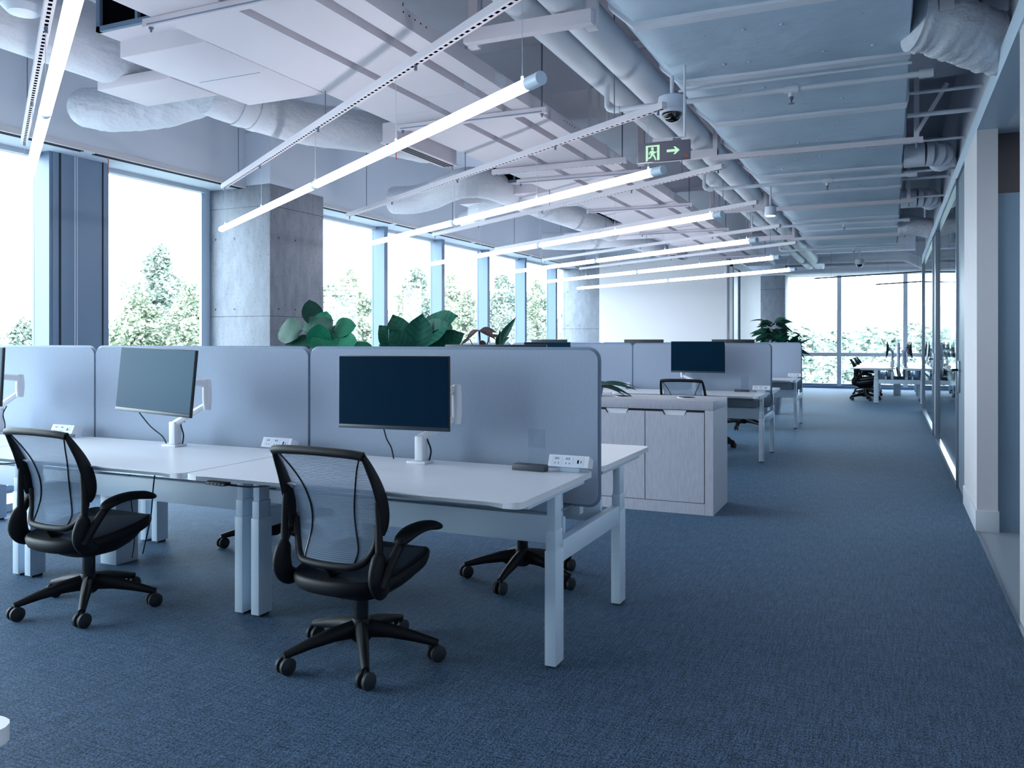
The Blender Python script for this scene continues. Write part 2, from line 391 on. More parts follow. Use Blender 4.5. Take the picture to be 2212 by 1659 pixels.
for a, b_ in zip(ys, ys[1:]):
    if a is None or b_ is None: continue
    n += 1
    w = thing('window_%d' % n, 'tall window bay %d of the side facade, seen past the desks' % n, 'window', (WX, a, .06), kind=ST)
    top = 2.93
    a0 = a + (.095 if a not in (5.43, 7.77, 18.55, -1.77) else 0)
    if a0 > a: B(-6.72,-6.507,a,a+.095,.06,top).build('mullion', 'mullion', w, world=True, smooth=False)
    if b_ == 6.78: B(-6.72,-6.69,6.75,6.87,.06,top).build('mullion', 'frame_white', w, world=True, smooth=False)
    B(-6.72,-6.62,a0,b_,.88,.95).build('transom', 'mullion', w, world=True, smooth=False)
    B(-6.72,-6.64,a0,b_,.06,.12).build('bottom_rail', 'mullion', w, world=True, smooth=False)
    B(-6.72,-6.64,a0,b_,2.89,2.93).build('head_rail', 'edge_white', w, world=True, smooth=False)
    B(-6.70,-6.692,a0,b_,.95,2.89).build('pane', 'window_glass', w, world=True, smooth=False)
    B(-6.70,-6.692,a0,b_,.12,.88).build('pane', 'window_glass', w, world=True, smooth=False)
# concrete columns
def column(x0, x1, y0, y1, z1, label, painted=True):
    c = thing('concrete_column', label, 'column', ((x0+x1)/2,(y0+y1)/2,0), kind=ST)
    sh = B(x0,x1,y0,y1,0,z1,b=.008).build('shaft', 'concrete', c, world=True)
    for z in (.42, 1.57, 2.72):
        if z < z1: B(x0-.0015,x1+.0015,y0-.0015,y1+.0015,z,z+.006).build('formwork_seam', 'hub_grey', sh, world=True)
    for z in (.7,1.65,2.4):
        for t in (.15,.45):
            if z < z1:
                MB().cyl((x0+t*(x1-x0),y0-.002,z),(x0+t*(x1-x0),y0+.01,z),.011,10).build('tie_hole', 'hub_grey', sh, world=True)
                MB().cyl((x1+.002,y0+t*(y1-y0),z),(x1-.01,y0+t*(y1-y0),z),.011,10).build('tie_hole', 'hub_grey', sh, world=True)
    if painted: B(x0+.004,x1-.004,y0+.004,y1-.004,z1,SLAB).build('painted_head', 'paint', c, world=True, smooth=False)
    return c
column(-6.74,-5.87,6.87,7.77,2.95, 'big square bare concrete column between the side windows, behind the first desk row')
column(-6.74,-5.87,17.65,18.55,3.05, 'distant bare concrete column beside the white partition wall')
column(-3.36,-2.62,23.9,24.7,3.1, 'dark concrete column at the end of the glazed far wall', True)
# end facade
wf = thing('wall_far', 'far wall of full height glazing under a painted header', 'wall', kind=ST)
B(-6.75,7.1,24.7,24.95,3.1,SLAB).build('header', 'paint', wf, smooth=False)
B(-6.75,7.1,24.62,24.95,0,.06).build('sill', 'mullion', wf, smooth=False)
xs = [-6.7,-4.95,-3.3,None,-2.65,-1.28,.37,2.03,3.69,5.35,7.0]
k = 0
for a, b_ in zip(xs, xs[1:]):
    if a is None or b_ is None: continue
    k += 1
    w = thing('window_%d' % (n+k), 'full height window bay %d of the end facade' % k, 'window', (a, 24.78, .06), kind=ST)
    a0 = a + (.045 if a not in (-6.7,-2.65) else 0); b1 = b_ - .045
    if a0 > a: B(a-.055,a+.055,24.62,24.82,.06,3.1).build('mullion', 'edge_white', w, world=True, smooth=False)
    B(a0,b1,24.66,24.8,.88,.98).build('transom', 'edge_white', w, world=True, smooth=False)
    B(a0,b1,24.7,24.8,.06,.12).build('bottom_rail', 'mullion', w, world=True, smooth=False)
    B(a0,b1,24.775,24.783,.98,3.1).build('pane', 'window_glass', w, world=True, smooth=False)
    B(a0,b1,24.775,24.783,.12,.88).build('pane', 'window_glass', w, world=True, smooth=False)
# closing walls behind the camera and on the far side
tag(B(-6.8,4.1,Y0-.12,Y0,0,SLAB).build('wall_back', 'wall_white', smooth=False), 'plain white wall behind the viewpoint', 'wall', kind=ST)
tag(B(7.0,7.12,7.0,Y1+.1,0,SLAB).build('wall_far_right', 'wall_white', smooth=False), 'white wall closing the far open area', 'wall', kind=ST)
# white room box at the back
wp = thing('wall_partition', 'white partition room standing behind the last desk rows', 'wall', kind=ST)
B(-5.87,-3.1,17.65,17.75,0,3.06).build('front_panel', 'wall_white', wp, smooth=False)
B(-3.2,-3.1,18.02,18.45,0,3.06).build('side_panel', 'wall_white', wp, smooth=False)
B(-3.2,-3.1,19.35,22.68,0,3.06).build('side_panel', 'wall_white', wp, smooth=False)
B(-3.2,-3.1,17.75,19.35,2.9,3.06).build('door_head', 'wall_white', wp, smooth=False)
B(-5.87,-3.2,22.58,22.68,0,3.06).build('rear_panel', 'wall_white', wp, smooth=False)
B(-3.155,-3.145,17.75,18.02,.03,2.9).build('side_light', 'window_glass', wp, smooth=False)
d1 = thing('door_1', 'pale door in the side of the white partition room', 'door', (-3.15,18.9,0), kind=ST)
B(-3.17,-3.12,18.47,19.33,.01,2.88).build('leaf', 'mullion', d1, world=True, smooth=False)
B(-3.12,-3.09,18.55,18.60,.95,1.25).build('handle', 'black_plastic', d1, world=True)
B(-3.185,-3.08,18.44,18.47,0,2.9).build('jamb', 'edge_white', d1, world=True, smooth=False)
B(-3.185,-3.08,19.33,19.36,0,2.9).build('jamb', 'edge_white', d1, world=True, smooth=False)
# right hand wall
wr = thing('wall_right', 'right hand wall with a white header band over glazing and a corridor opening', 'wall', kind=ST)
B(RX,.72,Y0,17.4,2.77,2.9).build('header_band', 'frame_white', wr, smooth=False)
B(.60,.72,Y0,17.4,2.9,SLAB).build('upper_wall', 'slab', wr, smooth=False)
B(RX,.672,6.58,7.65,0,2.77).build('pilaster', 'wall_white', wr, smooth=False)
B(RX+.01,.75,Y0,4.56,0,2.77).build('near_wall', 'wall_white', wr, smooth=False)
B(.66,4.0,6.62,6.72,0,2.33).build('corridor_wall', 'corridor_wall', wr, smooth=False)
B(.66,4.0,6.75,6.85,2.33,2.77).build('corridor_niche', 'corridor_tan', wr, smooth=False)
B(.72,4.1,Y0,6.9,2.77,2.87).build('corridor_ceiling', 'paint', wr, smooth=False)
B(4.0,4.1,Y0,6.9,0,2.8).build('corridor_end', 'corridor_wall', wr, smooth=False)
for a, b_ in ((6.57,7.66),):
    tag(B(RX-.009,.68,a,b_,0,.148,b=.003).build('baseboard_right', 'baseboard', None), 'pale baseboard around the white wall end beside the glass', 'baseboard', kind=ST)
# glazed rooms behind the right hand glass
rm = thing('wall_meeting_rooms', 'dim meeting rooms behind the glass partition', 'wall', kind=ST)
B(5.0,5.1,6.72,17.4,0,2.9).build('room_back', 'corridor_wall', rm, smooth=False)
B(.72,5.1,6.85,17.5,2.85,2.95).build('room_ceiling', 'paint', rm, smooth=False)
B(.72,5.0,7.6,7.7,0,2.85).build('room_side', 'corridor_wall', rm, smooth=False)
B(.66,5.0,17.40,17.412,0.05,2.85).build('end_glass', 'partition_glass', rm, smooth=False)
def glazed(i, y0, y1, label):
    w = thing('window_%d' % i, label, 'window', (RX, y0, 0), kind=ST)
    B(RX+.02,RX+.032,y0,y1,.05,2.74).build('pane', 'partition_glass', w, world=True, smooth=False)
    B(RX-.005,RX+.055,y0,y1,0,.05).build('floor_track', 'aluminium', w, world=True, smooth=False)
    B(RX-.005,RX+.055,y0,y1,2.73,2.77).build('head_track', 'aluminium', w, world=True, smooth=False)
    for y in (y0, y1): B(RX-.008,RX+.06,y-.02,y+.02,0,2.77).build('post', 'aluminium', w, world=True, smooth=False)
glazed(40, 8.48, 12.2, 'nearer glass wall panel of the meeting rooms in its silver frame')
glazed(41, 13.1, 17.38, 'farther glass wall panel of the meeting rooms in its silver frame')
def door(i, y0, y1, label, hy):
    w = thing('door_%d' % i, label, 'door', (RX, y0, 0), kind=ST)
    B(RX+.012,RX+.06,y0,y1,.012,2.75).build('leaf', 'door_grey', w, world=True, smooth=False)
    h = B(RX-.004,RX+.012,hy-.05,hy+.05,.86,1.14,b=.003).build('lock_plate', 'aluminium', w, world=True)
    MB().tube([(RX-.004,hy,1.06),(RX-.05,hy,1.06),(RX-.05,hy-.11,1.06)], .010, 8).build('lever', 'black_plastic', h, world=True)
door(2, 7.68, 8.45, 'grey blue door leaf with a lever handle beside the white wall end', 8.3)
door(3, 12.24, 13.06, 'far grey blue door between the two glass wall panels', 12.95)

for i, (x, y) in enumerate(((1.5,3.2),(1.5,5.6),(2.9,4.4),(2.6,9.6),(2.6,12.5),(2.6,15.4))):  # unseen panels added to brighten the corridor and the glazed rooms
    t = thing('fill_light_panel', '%s added unseen light panel in the rooms behind the right hand wall' % ['first','second','third','fourth','fifth','sixth'][i], 'light', (x,y,2.76 if y < 6.6 else 2.84), 0, 'added fill lights of the side rooms')
    B(-.30,.30,-.30,.30,-.02,.01).build('frame', 'frame_white', t); B(-.28,.28,-.28,.28,-.024,-.02).build('diffuser', 'fill_light', t, smooth=False)
# ------------------------------------------------------------------ ceiling services
ORD = ['first', 'second', 'third', 'fourth', 'fifth', 'sixth', 'seventh', 'eighth', 'ninth']
LDIR = Vector((math.cos(R(146.5)), math.sin(R(146.5)), 0)); LLEN = 5.5
def slotted(mb, p, L, d, w, h, pitch=.05, sl=.03, sw=.014):
    """closed channel along d from p with a row of real slots through its lower face"""
    d = Vector(d).normalized(); q = Vector((-d.y, d.x, 0)); p = Vector(p)
    def P(a, b_, z): v = p + d*a + q*b_; return (v.x, v.y, v.z + z)
    hw = w/2; n = int(L/pitch)
    for s_ in (-1, 1): mb.add([P(0,s_*hw,0),P(L,s_*hw,0),P(L,s_*hw,h),P(0,s_*hw,h)], [(0,1,2,3)])
    mb.add([P(0,-hw,h),P(L,-hw,h),P(L,hw,h),P(0,hw,h)], [(0,1,2,3)])
    for a in (0, L): mb.add([P(a,-hw,0),P(a,hw,0),P(a,hw,h),P(a,-hw,h)], [(0,1,2,3)])
    for s_ in (-1, 1): mb.add([P(0,s_*hw,0),P(L,s_*hw,0),P(L,s_*sw/2,0),P(0,s_*sw/2,0)], [(0,1,2,3)])
    e = 0
    for i in range(n):
        a = i*pitch + (pitch-sl)/2
        mb.add([P(e,-sw/2,0),P(a,-sw/2,0),P(a,sw/2,0),P(e,sw/2,0)], [(0,1,2,3)]); e = a + sl
    mb.add([P(e,-sw/2,0),P(L,-sw/2,0),P(L,sw/2,0),P(e,sw/2,0)], [(0,1,2,3)])
    return mb
def slot_shade(p, L, d, w):  # black strip added inside the channel so its slots look shaded
    d = Vector(d).normalized(); q = Vector((-d.y, d.x, 0)); p = Vector(p); mb = MB()
    def P(a, b_, z): v = p + d*a + q*b_; return (v.x, v.y, v.z + z)
    return mb.add([P(.01,-w/2,.002),P(L-.01,-w/2,.002),P(L-.01,w/2,.002),P(.01,w/2,.002)], [(0,1,2,3)])
ZL, ZR = 2.40, 2.785
for i in range(7):
    y = 1.17 + 2.035*i
    st = Vector((-1.345, y, ZL)); en = st + LDIR*LLEN
    L = thing('linear_pendant_light', 'glowing white linear tube light on wires, %s row counted from the viewpoint' % ORD[i], 'light', st, 0, 'diagonal linear pendant lights')
    joint = [0, 2.75, 5.5]
    for a, b_ in ((.05, 2.72), (2.78, 5.47)):
        MB().tube([st+LDIR*a, st+LDIR*b_], .027, 16).build('tube', 'tube_light', L, world=True)
    for a, b_ in ((-.045, .05), (2.72, 2.78), (5.47, 5.5)):
        MB().tube([st+LDIR*a, st+LDIR*b_], .029, 16).build('end_cap', 'frame_white', L, world=True)
    for a in (.1, 1.4, 2.75, 4.1, 5.35):
        q = st + LDIR*a
        MB().tube([q+Vector((0,0,.02)), (q.x,q.y,ZR)], .0016, 5).build('hanging_wire', 'edge_white', L, world=True)
        MB().tube([q+Vector((0,0,.026)), q+Vector((0,0,.045))], .007, 6).build('wire_clip', 'frame_white', L, world=True)
    r0 = Vector((-1.30, y-.03, ZR))
    T = thing('strut_rail', 'slotted white steel rail carrying the %s row of tube lights' % ORD[i], 'rail', r0, 0, 'slotted rails above the tube lights')
    slotted(MB(), r0, 5.48, LDIR, .042, .042, .055, .032, .016).build('channel', 'tray_paint', T, world=True, smooth=False); slot_shade(r0, 5.48, LDIR, .03).build('slot_shade_strip', 'dark_void', T, world=True, smooth=False)
    for a in (.06, 1.2, 2.75, 4.2, 5.42):
        q = r0 + LDIR*a
        MB().tube([q+Vector((0,0,-.03)), q+Vector((0,0,.0))], .009, 6).build('wire_anchor', 'steel_rod', T, world=True)
    for a in (.5, 2.6, 4.9):
        q = r0 + LDIR*a
        MB().tube([q+Vector((0,0,.04)), (q.x,q.y,SLAB)], .004, 6).build('rod', 'steel_rod', T, world=True)
# cable trays with a gap between them
def tray(x0, x1, y0, y1, z, h, label, extra=None):
    t = thing('cable_tray', label, 'cable tray', ((x0+x1)/2, y0, z), 0, 'cable trays along the ceiling')
    n = max(1, round((y1-y0)/2.4)); L = (y1-y0)/n
    for k in range(n):
        a = y0 + k*L
        s_ = B(x0,x1,a+.002,a+L-.002,z,z+h).build('section', 'tray_paint', t, world=True, smooth=False)
        B(x1,x1+.004,a+L-.09,a+L+.09,z+.015,z+h-.015).build('splice_plate', 'paint', s_, world=True, smooth=False)
        hl = MB()
        for j in range(5):
            yy = a + L*.5 + j*.06
            hl.cyl((x1-.002,yy,z+h*.7),(x1+.0015,yy,z+h*.7),.006,8)
        tag(hl.build('punched_holes', 'slot_dark', s_, world=True), kind='stuff')
    return t
tray(-2.51,-2.365,.2,19.5,3.0,.10, 'narrow white cable tray, the one closest to the round pipes')
tray(-2.955,-2.59,.2,19.5,3.0,.10, 'wide white cable tray in the middle of the ceiling run')
tray(-3.50,-3.03,2.9,17.5,3.0,.12, 'wide white cable tray next to the air handling boxes')
for i, (y, perf) in enumerate(((3.2,0),(5.58,0),(7.4,1),(8.0,0),(10.2,0),(12.7,0),(15.0,0),(17.0,0))):
    t = thing('trapeze_hanger', '%s cross hanger under the cable trays, counted from the viewpoint' % ORD[i], 'hanger', (-2.86,y,2.95), 0, 'hangers under the cable trays')
    x0, x1 = (-3.56,-2.2) if i != 1 else (-3.5,-2.25)
    if perf: slotted(MB(), (x0,y,2.945), x1-x0, (1,0,0), .045, .05).build('strut', 'tray_paint', t, world=True, smooth=False)
    else:
        B(x0,x1,y-.021,y+.021,2.955,2.998).build('strut', 'tray_paint', t, world=True, smooth=False)
        B(x0+.03,x1-.03,y-.0215,y-.018,2.962,2.97).build('strut_slot', 'pier_panel', t, world=True, smooth=False)
    for x in (x0+.04, x1-.04):
        MB().cyl((x,y,2.93),(x,y,SLAB),.006,6).build('rod', 'steel_rod', t, world=True)
        MB().cyl((x,y,2.945),(x,y,2.956),.013,6).build('nut', 'steel_rod', t, world=True)
# fan coil boxes with ribbon of duct connections
def fcu(y, label, flip=False):
    t = thing('fan_coil_box', label, 'air unit', (-3.85,y,3.0), 0, 'ceiling fan coil boxes')
    B(-4.18,-3.51,y,y+1.1,3.0,3.32,b=.004).build('casing', 'tray_paint', t, world=True)
    pl = B(-4.18,-3.68,y-.14,y-.0,3.10,3.55).build('return_plenum', 'tray_paint', t, world=True, smooth=False)
    B(-4.15,-3.71,y-.144,y-.139,3.13,3.52).build('return_opening', 'dark_void', pl, world=True, smooth=False)
    fr = MB()
    for a in ((-4.18,-4.15,3.10,3.55),(-3.71,-3.68,3.10,3.55),(-4.18,-3.68,3.10,3.13),(-4.18,-3.68,3.52,3.55),(-3.87,-3.85,3.13,3.52)): fr.box(a[0],a[1],y-.165,y-.142,a[2],a[3])
    fr.build('flange', 'mullion', pl, world=True, smooth=False)
    b2 = B(-4.86,-4.2,y+.4,y+.82,3.0,3.07,b=.003).build('branch_box', 'tray_paint', t, world=True)
    B(-4.1,-3.6,y+.55,y+.553,2.998,3.0).build('panel_joint', 'pier_panel', t, world=True)
    for x in (-4.12,-3.57):
        for yy in (y+.05, y+1.05): MB().cyl((x,yy,3.32),(x,yy,SLAB),.005,6).build('rod', 'steel_rod', t, world=True)
    return t
fcu(3.57, 'large white fan coil box with a black return opening, at the upper left corner')
fcu(8.75, 'white fan coil box hidden among bent round ducts in mid ceiling')
fcu(12.4, 'distant white fan coil box with a small black opening above the far lights')
# wrapped round ducts
def smooth_path(P, n=6):
    P = [Vector(p) for p in P]; out = []
    for i in range(len(P)-1):
        p0, p1, p2, p3 = P[max(i-1,0)], P[i], P[i+1], P[min(i+2,len(P)-1)]
        for k in range(n):
            t = k/n; out.append(.5*((2*p1)+(p2-p0)*t+(2*p0-5*p1+4*p2-p3)*t*t+(3*p1-p0-3*p2+p3)*t**3))
    return out + [P[-1]]
def wrapped(P, r, label, name='round_duct', wob=.035, bands=(), grp='wrapped round ducts', m='duct_wrap'):
    rnd = random.Random(len(label)); path = smooth_path(P, 7)
    t = thing(name, label, 'duct', path[0], 0, grp)
    R0 = (lambda f_: r) if not isinstance(r, list) else (lambda f_: r[min(int(f_*(len(r)-1)), len(r)-2)]*(1-(f_*(len(r)-1) % 1 if f_ < 1 else 1)) + r[min(int(f_*(len(r)-1)), len(r)-2)+1]*(f_*(len(r)-1) % 1 if f_ < 1 else 1))
    rr = [R0(i/(len(path)-1))*(1+wob*rnd.uniform(-1,1)) for i in range(len(path))]
    MB().tube(path, rr, 20).build('shell', m, t, world=True, ang=80)
    for f_ in bands:
        i = min(len(path)-2, int(f_*(len(path)-1))); d = (path[i+1]-path[i]).normalized()
        MB().tube([path[i]-d*.04, path[i]+d*.04], r*1.035, 20, cap=False).build('band', 'pipe_paint', t, world=True)
    return t
wrapped([(-4.80,-1,3.30),(-4.80,1,3.30),(-4.80,3,3.30),(-4.74,4.0,3.27),(-4.66,4.3,3.24)], .235, 'thick wrapped round duct crossing the upper left corner', wob=.004)
wrapped([(-5.687, 4.466, 3.113), (-5.588, 4.488, 3.097), (-5.445, 4.576, 3.091), (-5.225, 4.708, 3.113), (-4.95, 4.818, 3.157), (-4.752, 4.862, 3.201)], [.10,.15,.165,.17,.165,.15,.14], 'crumpled flexible duct hanging below the branch box by the side windows', 'flexible_duct', .03)
wrapped([(-4.60,4.7,3.16),(-4.5,5.0,3.12),(-4.36,5.5,3.09),(-4.12,5.85,3.09),(-3.98,6.3,3.11),(-3.96,6.8,3.15)], .17, 'wrapped round duct bending towards the ceiling slot diffuser', wob=.012, bands=(.18,.25))
wrapped([(-5.42,8.55,3.0),(-5.1,8.5,2.98),(-4.8,8.4,3.0),(-4.5,8.22,3.03),(-4.25,8.2,3.06),(-4.1,8.5,3.07),(-4.12,9.3,3.07),(-4.1,10.3,3.06),(-4.04,11.3,3.05),(-4.0,12.6,3.04)], .165, 'long bent round duct behind the second row of tube lights', wob=.012, bands=(.45,.47,.75))
wrapped([(-5.35,10.3,3.0),(-5.0,9.9,2.98),(-4.7,9.4,3.0),(-4.4,9.25,3.05),(-4.2,9.4,3.07)], .13, 'short branch duct joining the long bent duct', wob=.015)
wrapped([(-5.4,13.2,3.02),(-5.0,13.3,3.0),(-4.6,13.5,3.02),(-4.25,13.7,3.05),(-4.1,14.3,3.07),(-4.05,16,3.07)], .15, 'far bent round duct near the white partition', wob=.012)
# slot diffusers
def diffuser(x, y, L, label):
    t = thing('slot_diffuser', label, 'diffuser', (x,y,2.93), 0, 'ceiling slot diffusers')
    B(x-.07,x+.07,y,y+L,2.94,3.10).build('plenum', 'tray_paint', t, world=True, smooth=False)
    B(x-.085,x+.085,y-.01,y+L+.01,2.93,2.942).build('flange', 'tray_paint', t, world=True, smooth=False)
    for dx in (-.05,-.012,.026): B(x+dx,x+dx+.022,y+.02,y+L-.02,2.926,2.931).build('slot', 'slot_dark', t, world=True, smooth=False)
    for yy in (y+.1,y+L-.1): MB().cyl((x-.09,yy,2.94),(x-.09,yy,SLAB),.004,6).build('rod', 'steel_rod', t, world=True)
diffuser(-3.72,5.8,1.02, 'slot diffuser with three dark slots beside the red wire')
diffuser(-3.75,15.6,1.0, 'far slot diffuser in front of the white partition')
def redwire(p, label):
    x, y, z = p
    tag(MB().tube(smooth_path([(x,y,z),(x+.004,y+.004,z-.05),(x-.003,y,z-.1),(x+.004,y,z-.14)],4), .004, 6).build('loose_wire', 'red_wire', base=p), label, 'wire', 'loose red wires')
redwire((-6.25,5.21,2.925), 'short red wire hanging at the grey window pier')
redwire((-3.66,5.80,2.93), 'short red wire hanging from the ceiling slot diffuser')
redwire((-6.25,15.2,2.925), 'distant short red wire hanging above the side windows')
# paired round pipes
def pipe(x, r, label):
    t = thing('round_pipe', label, 'pipe', (x,1,3.2), 0, 'pair of big round pipes')
    MB().cyl((x,1,3.2),(x,22.5,3.2),r,24).build('barrel', 'pipe_paint', t, world=True)
    for y in (2.2,6.3,6.55,8.55,8.8,10.9,13.1,15.4,17.6):
        MB().tube([(x,y-.02,3.2),(x,y-.012,3.2),(x,y+.012,3.2),(x,y+.02,3.2)], [r,r+.006,r+.006,r], 24, cap=False).build('joint_band', 'pipe_paint', t, world=True)
pipe(-1.88,.088,'slimmer of the two big round pipes beside the wrapped duct')
pipe(-1.62,.115,'thicker of the two big round pipes beside the wrapped duct')
for i, y in enumerate((4.22,7.75,11.2,14.6)):
    t = thing('pipe_bracket', '%s white bracket under the two round pipes, counted from the viewpoint' % ORD[i], 'bracket', (-1.75,y,3.05), 0, 'brackets under the round pipes')
    B(-2.2,-1.44,y-.03,y+.03,3.0,3.075).build('cross_bar', 'tray_paint', t, world=True, smooth=False)
    for x in (-2.17,-1.46):
        B(x-.03,x+.03,y+.03,y+.075,2.99,3.5 if i < 2 else SLAB).build('upright', 'tray_paint', t, world=True, smooth=False)
# big wrapped rectangular duct
t = thing('rectangular_duct', 'huge pale blue wrapped rectangular duct running the length of the aisle ceiling', 'duct', (-.6,1,3.05))
seams = [1.0,2.2,3.35,4.45,5.57,6.75,7.95,9.1,10.3,11.5,12.7,13.9,15.1,16.3,17.5]
for a, b_ in zip(seams, seams[1:]):
    rnd = random.Random(int(a*10)); c = MB()
    def top(u, v, a=a, b_=b_, rnd=rnd):
        x = -1.30 + 1.41*u; y = a + (b_-a)*v
        return (x, y, 3.05 - .018*math.sin(math.pi*v)*math.sin(math.pi*min(1, max(0, u)))**.5 + rnd.uniform(-.004,.004))
    def prof(u, v):
        # cross-section: left side up, chamfered left bottom edge, underside, right side
        pts = [(-1.40,3.45),(-1.40,3.16),(-1.27,3.05),(-.9,3.05),(-.5,3.05),(-.1,3.05),(.10,3.05),(.11,3.10),(.11,3.45)]
        k = u*(len(pts)-1); i = min(int(k+1e-6), len(pts)-2); f_ = k-i
        x = pts[i][0]*(1-f_)+pts[i+1][0]*f_; z = pts[i][1]*(1-f_)+pts[i+1][1]*f_
        bul = .014*math.sin(math.pi*v); s_ = math.sin(a*7+u*23+v*5)*.004
        if z < 3.06: z -= bul + s_
        return (x, a+(b_-a)*v, z)
    c.grid(prof, 24, 8).build('wrap_section', 'duct_foil', t, world=True, ang=60)
for a in seams[1:-1]:
    c = MB(); c.prism([(-1.415,3.46),(-1.415,3.15),(-1.28,3.028),(.11,3.028),(.125,3.09),(.125,3.46),(.10,3.46),(.10,3.05),(-1.27,3.05),(-1.40,3.16),(-1.40,3.46)], 'y', a-.045, a+.045)
    c.build('flange_strap', 'duct_tape', t, world=True)
rnd = random.Random(5)
for a, b_ in zip(seams[2:9], seams[3:10]):
    for j in range(10):
        x, y = -1.1+1.1*((j % 5)+.5)/5+rnd.uniform(-.05,.05), a+(b_-a)*(.3+.42*(j//5))+rnd.uniform(-.05,.05)
        MB().lathe([(.013,3.042),(.011,3.035),(.003,3.034)], (x,y,0), 10).build('insulation_pin', 'duct_foil', t, world=True)
B(-1.38,.10,1,17.5,3.44,3.5).build('upper_face', 'duct_foil', t, world=True, smooth=False)
for i, (y, z) in enumerate(((7.75,2.99),(11.1,2.99),(14.5,2.99))):
    t = thing('duct_hanger', '%s slotted strut under the wrapped duct, counted from the viewpoint' % ORD[i], 'hanger', (-.6,y,z), 0, 'struts under the wrapped duct')
    slotted(MB(), (-1.5,y,z-.02), 1.75, (1,0,0), .045, .045).build('strut', 'tray_paint', t, world=True, smooth=False)
    for x in (-1.46,.2):
        B(x-.02,x+.02,y-.02,y+.02,z+.025,SLAB).build('upright', 'tray_paint', t, world=True, smooth=False)
    MB().cyl((.2,y,z-.06),(.2,y,z-.02),.009,8).build('bolt', 'steel_rod', t, world=True)
    if i == 0: MB().tube([(.2,y,3.05),(.42,y-.15,3.4)], .022, 4).build('brace', 'tray_paint', t, world=True)
# sprinkler pipes
for i, y in enumerate((5.69,9.1,12.5,15.9)):
    t = thing('sprinkler_pipe', '%s thin sprinkler pipe crossing under the wrapped duct, counted from the viewpoint' % ORD[i], 'pipe', (-1.83,y,2.955), 0, 'sprinkler pipes')
    MB().tube(smooth_path([(-1.835,y,3.2),(-1.835,y,3.06),(-1.835,y,3.0)],2)+smooth_path([(-1.835,y,2.985),(-1.815,y,2.958),(-1.78,y,2.95)],4)+[(.24,y,2.95)], .019, 12).build('barrel', 'pipe_paint', t, world=True)
    MB().cyl((-1.79,y,2.95),(-1.74,y,2.95),.026,12).build('elbow_collar', 'pipe_paint', t, world=True)
    MB().cyl((.16,y,2.95),(.24,y,2.95),.027,12).build('end_cap', 'pipe_paint', t, world=True)
    tee = MB().cyl((-.63,y,2.95),(-.54,y,2.95),.028,12).cyl((-.585,y,2.95),(-.585,y,2.90),.018,12).build('tee', 'pipe_paint', t, world=True)
    MB().lathe([(.012,2.90),(.013,2.885),(.005,2.875),(.006,2.862),(.02,2.858),(.02,2.855)], (-.585,y,0), 12).build('sprinkler_head', 'steel_rod', tee, world=True)
    if i == 0: MB().cyl((-1.3,y-.09,3.0),(.12,y-.09,3.0),.009,8).build('support_bar', 'pipe_paint', t, world=True)
# ducts and small pipes between the wrapped duct and the wall
wrapped([(.12,5.15,3.1),(.24,5.2,3.08),(.38,5.28,3.03),(.5,5.36,2.99),(.61,5.4,2.97)], .17, 'crumpled wrapped branch duct entering the upper right wall', 'flexible_duct', .06)
dm = thing('damper_handle', 'small damper lever on the crumpled branch duct', 'lever', (.30,5.03,3.12))
B(.24,.31,5.0,5.012,3.08,3.15).build('plate', 'tray_paint', dm, world=True); B(.27,.44,4.985,4.998,3.135,3.15).build('lever_bar', 'tray_paint', dm, world=True)
def elbow_duct(y, label):
    t = thing('segmented_elbow', label, 'duct', (.2,y,3.1), 0, 'segmented elbow ducts')
    pts = [(.12,y,3.1),(.3,y,3.1)] + [(.3+.16*math.sin(R(a)), y+.16*(1-math.cos(R(a))), 3.1) for a in (22,45,68)] + [(.46,y+.3,3.1),(.46,y+.6,3.15)]
    for a, b_ in zip(pts, pts[1:]): MB().tube([a, b_], .12, 16).build('segment', 'duct_tape', t, world=True)
elbow_duct(8.9, 'segmented metal elbow duct beside the wrapped duct')
elbow_duct(11.6, 'second segmented metal elbow duct farther along the wall')
wrapped([(.12,14.2,3.1),(.3,14.2,3.08),(.61,14.3,3.02)], .15, 'distant crumpled branch duct near the end of the wrapped duct', 'flexible_duct', .05)
for i, (y, z, r) in enumerate(((6.75,3.12,.012),(7.25,3.08,.018),(8.3,3.1,.012),(9.5,3.05,.012),(10.3,3.12,.018),(11.2,3.05,.012))):
    tag(MB().cyl((.12,y,z),(.6,y,z),r,10).build('wall_pipe', 'pipe_paint', base=(.12,y,z)), '%s small pipe running from the wrapped duct into the wall' % ORD[i], 'pipe', 'small pipes into the wall')
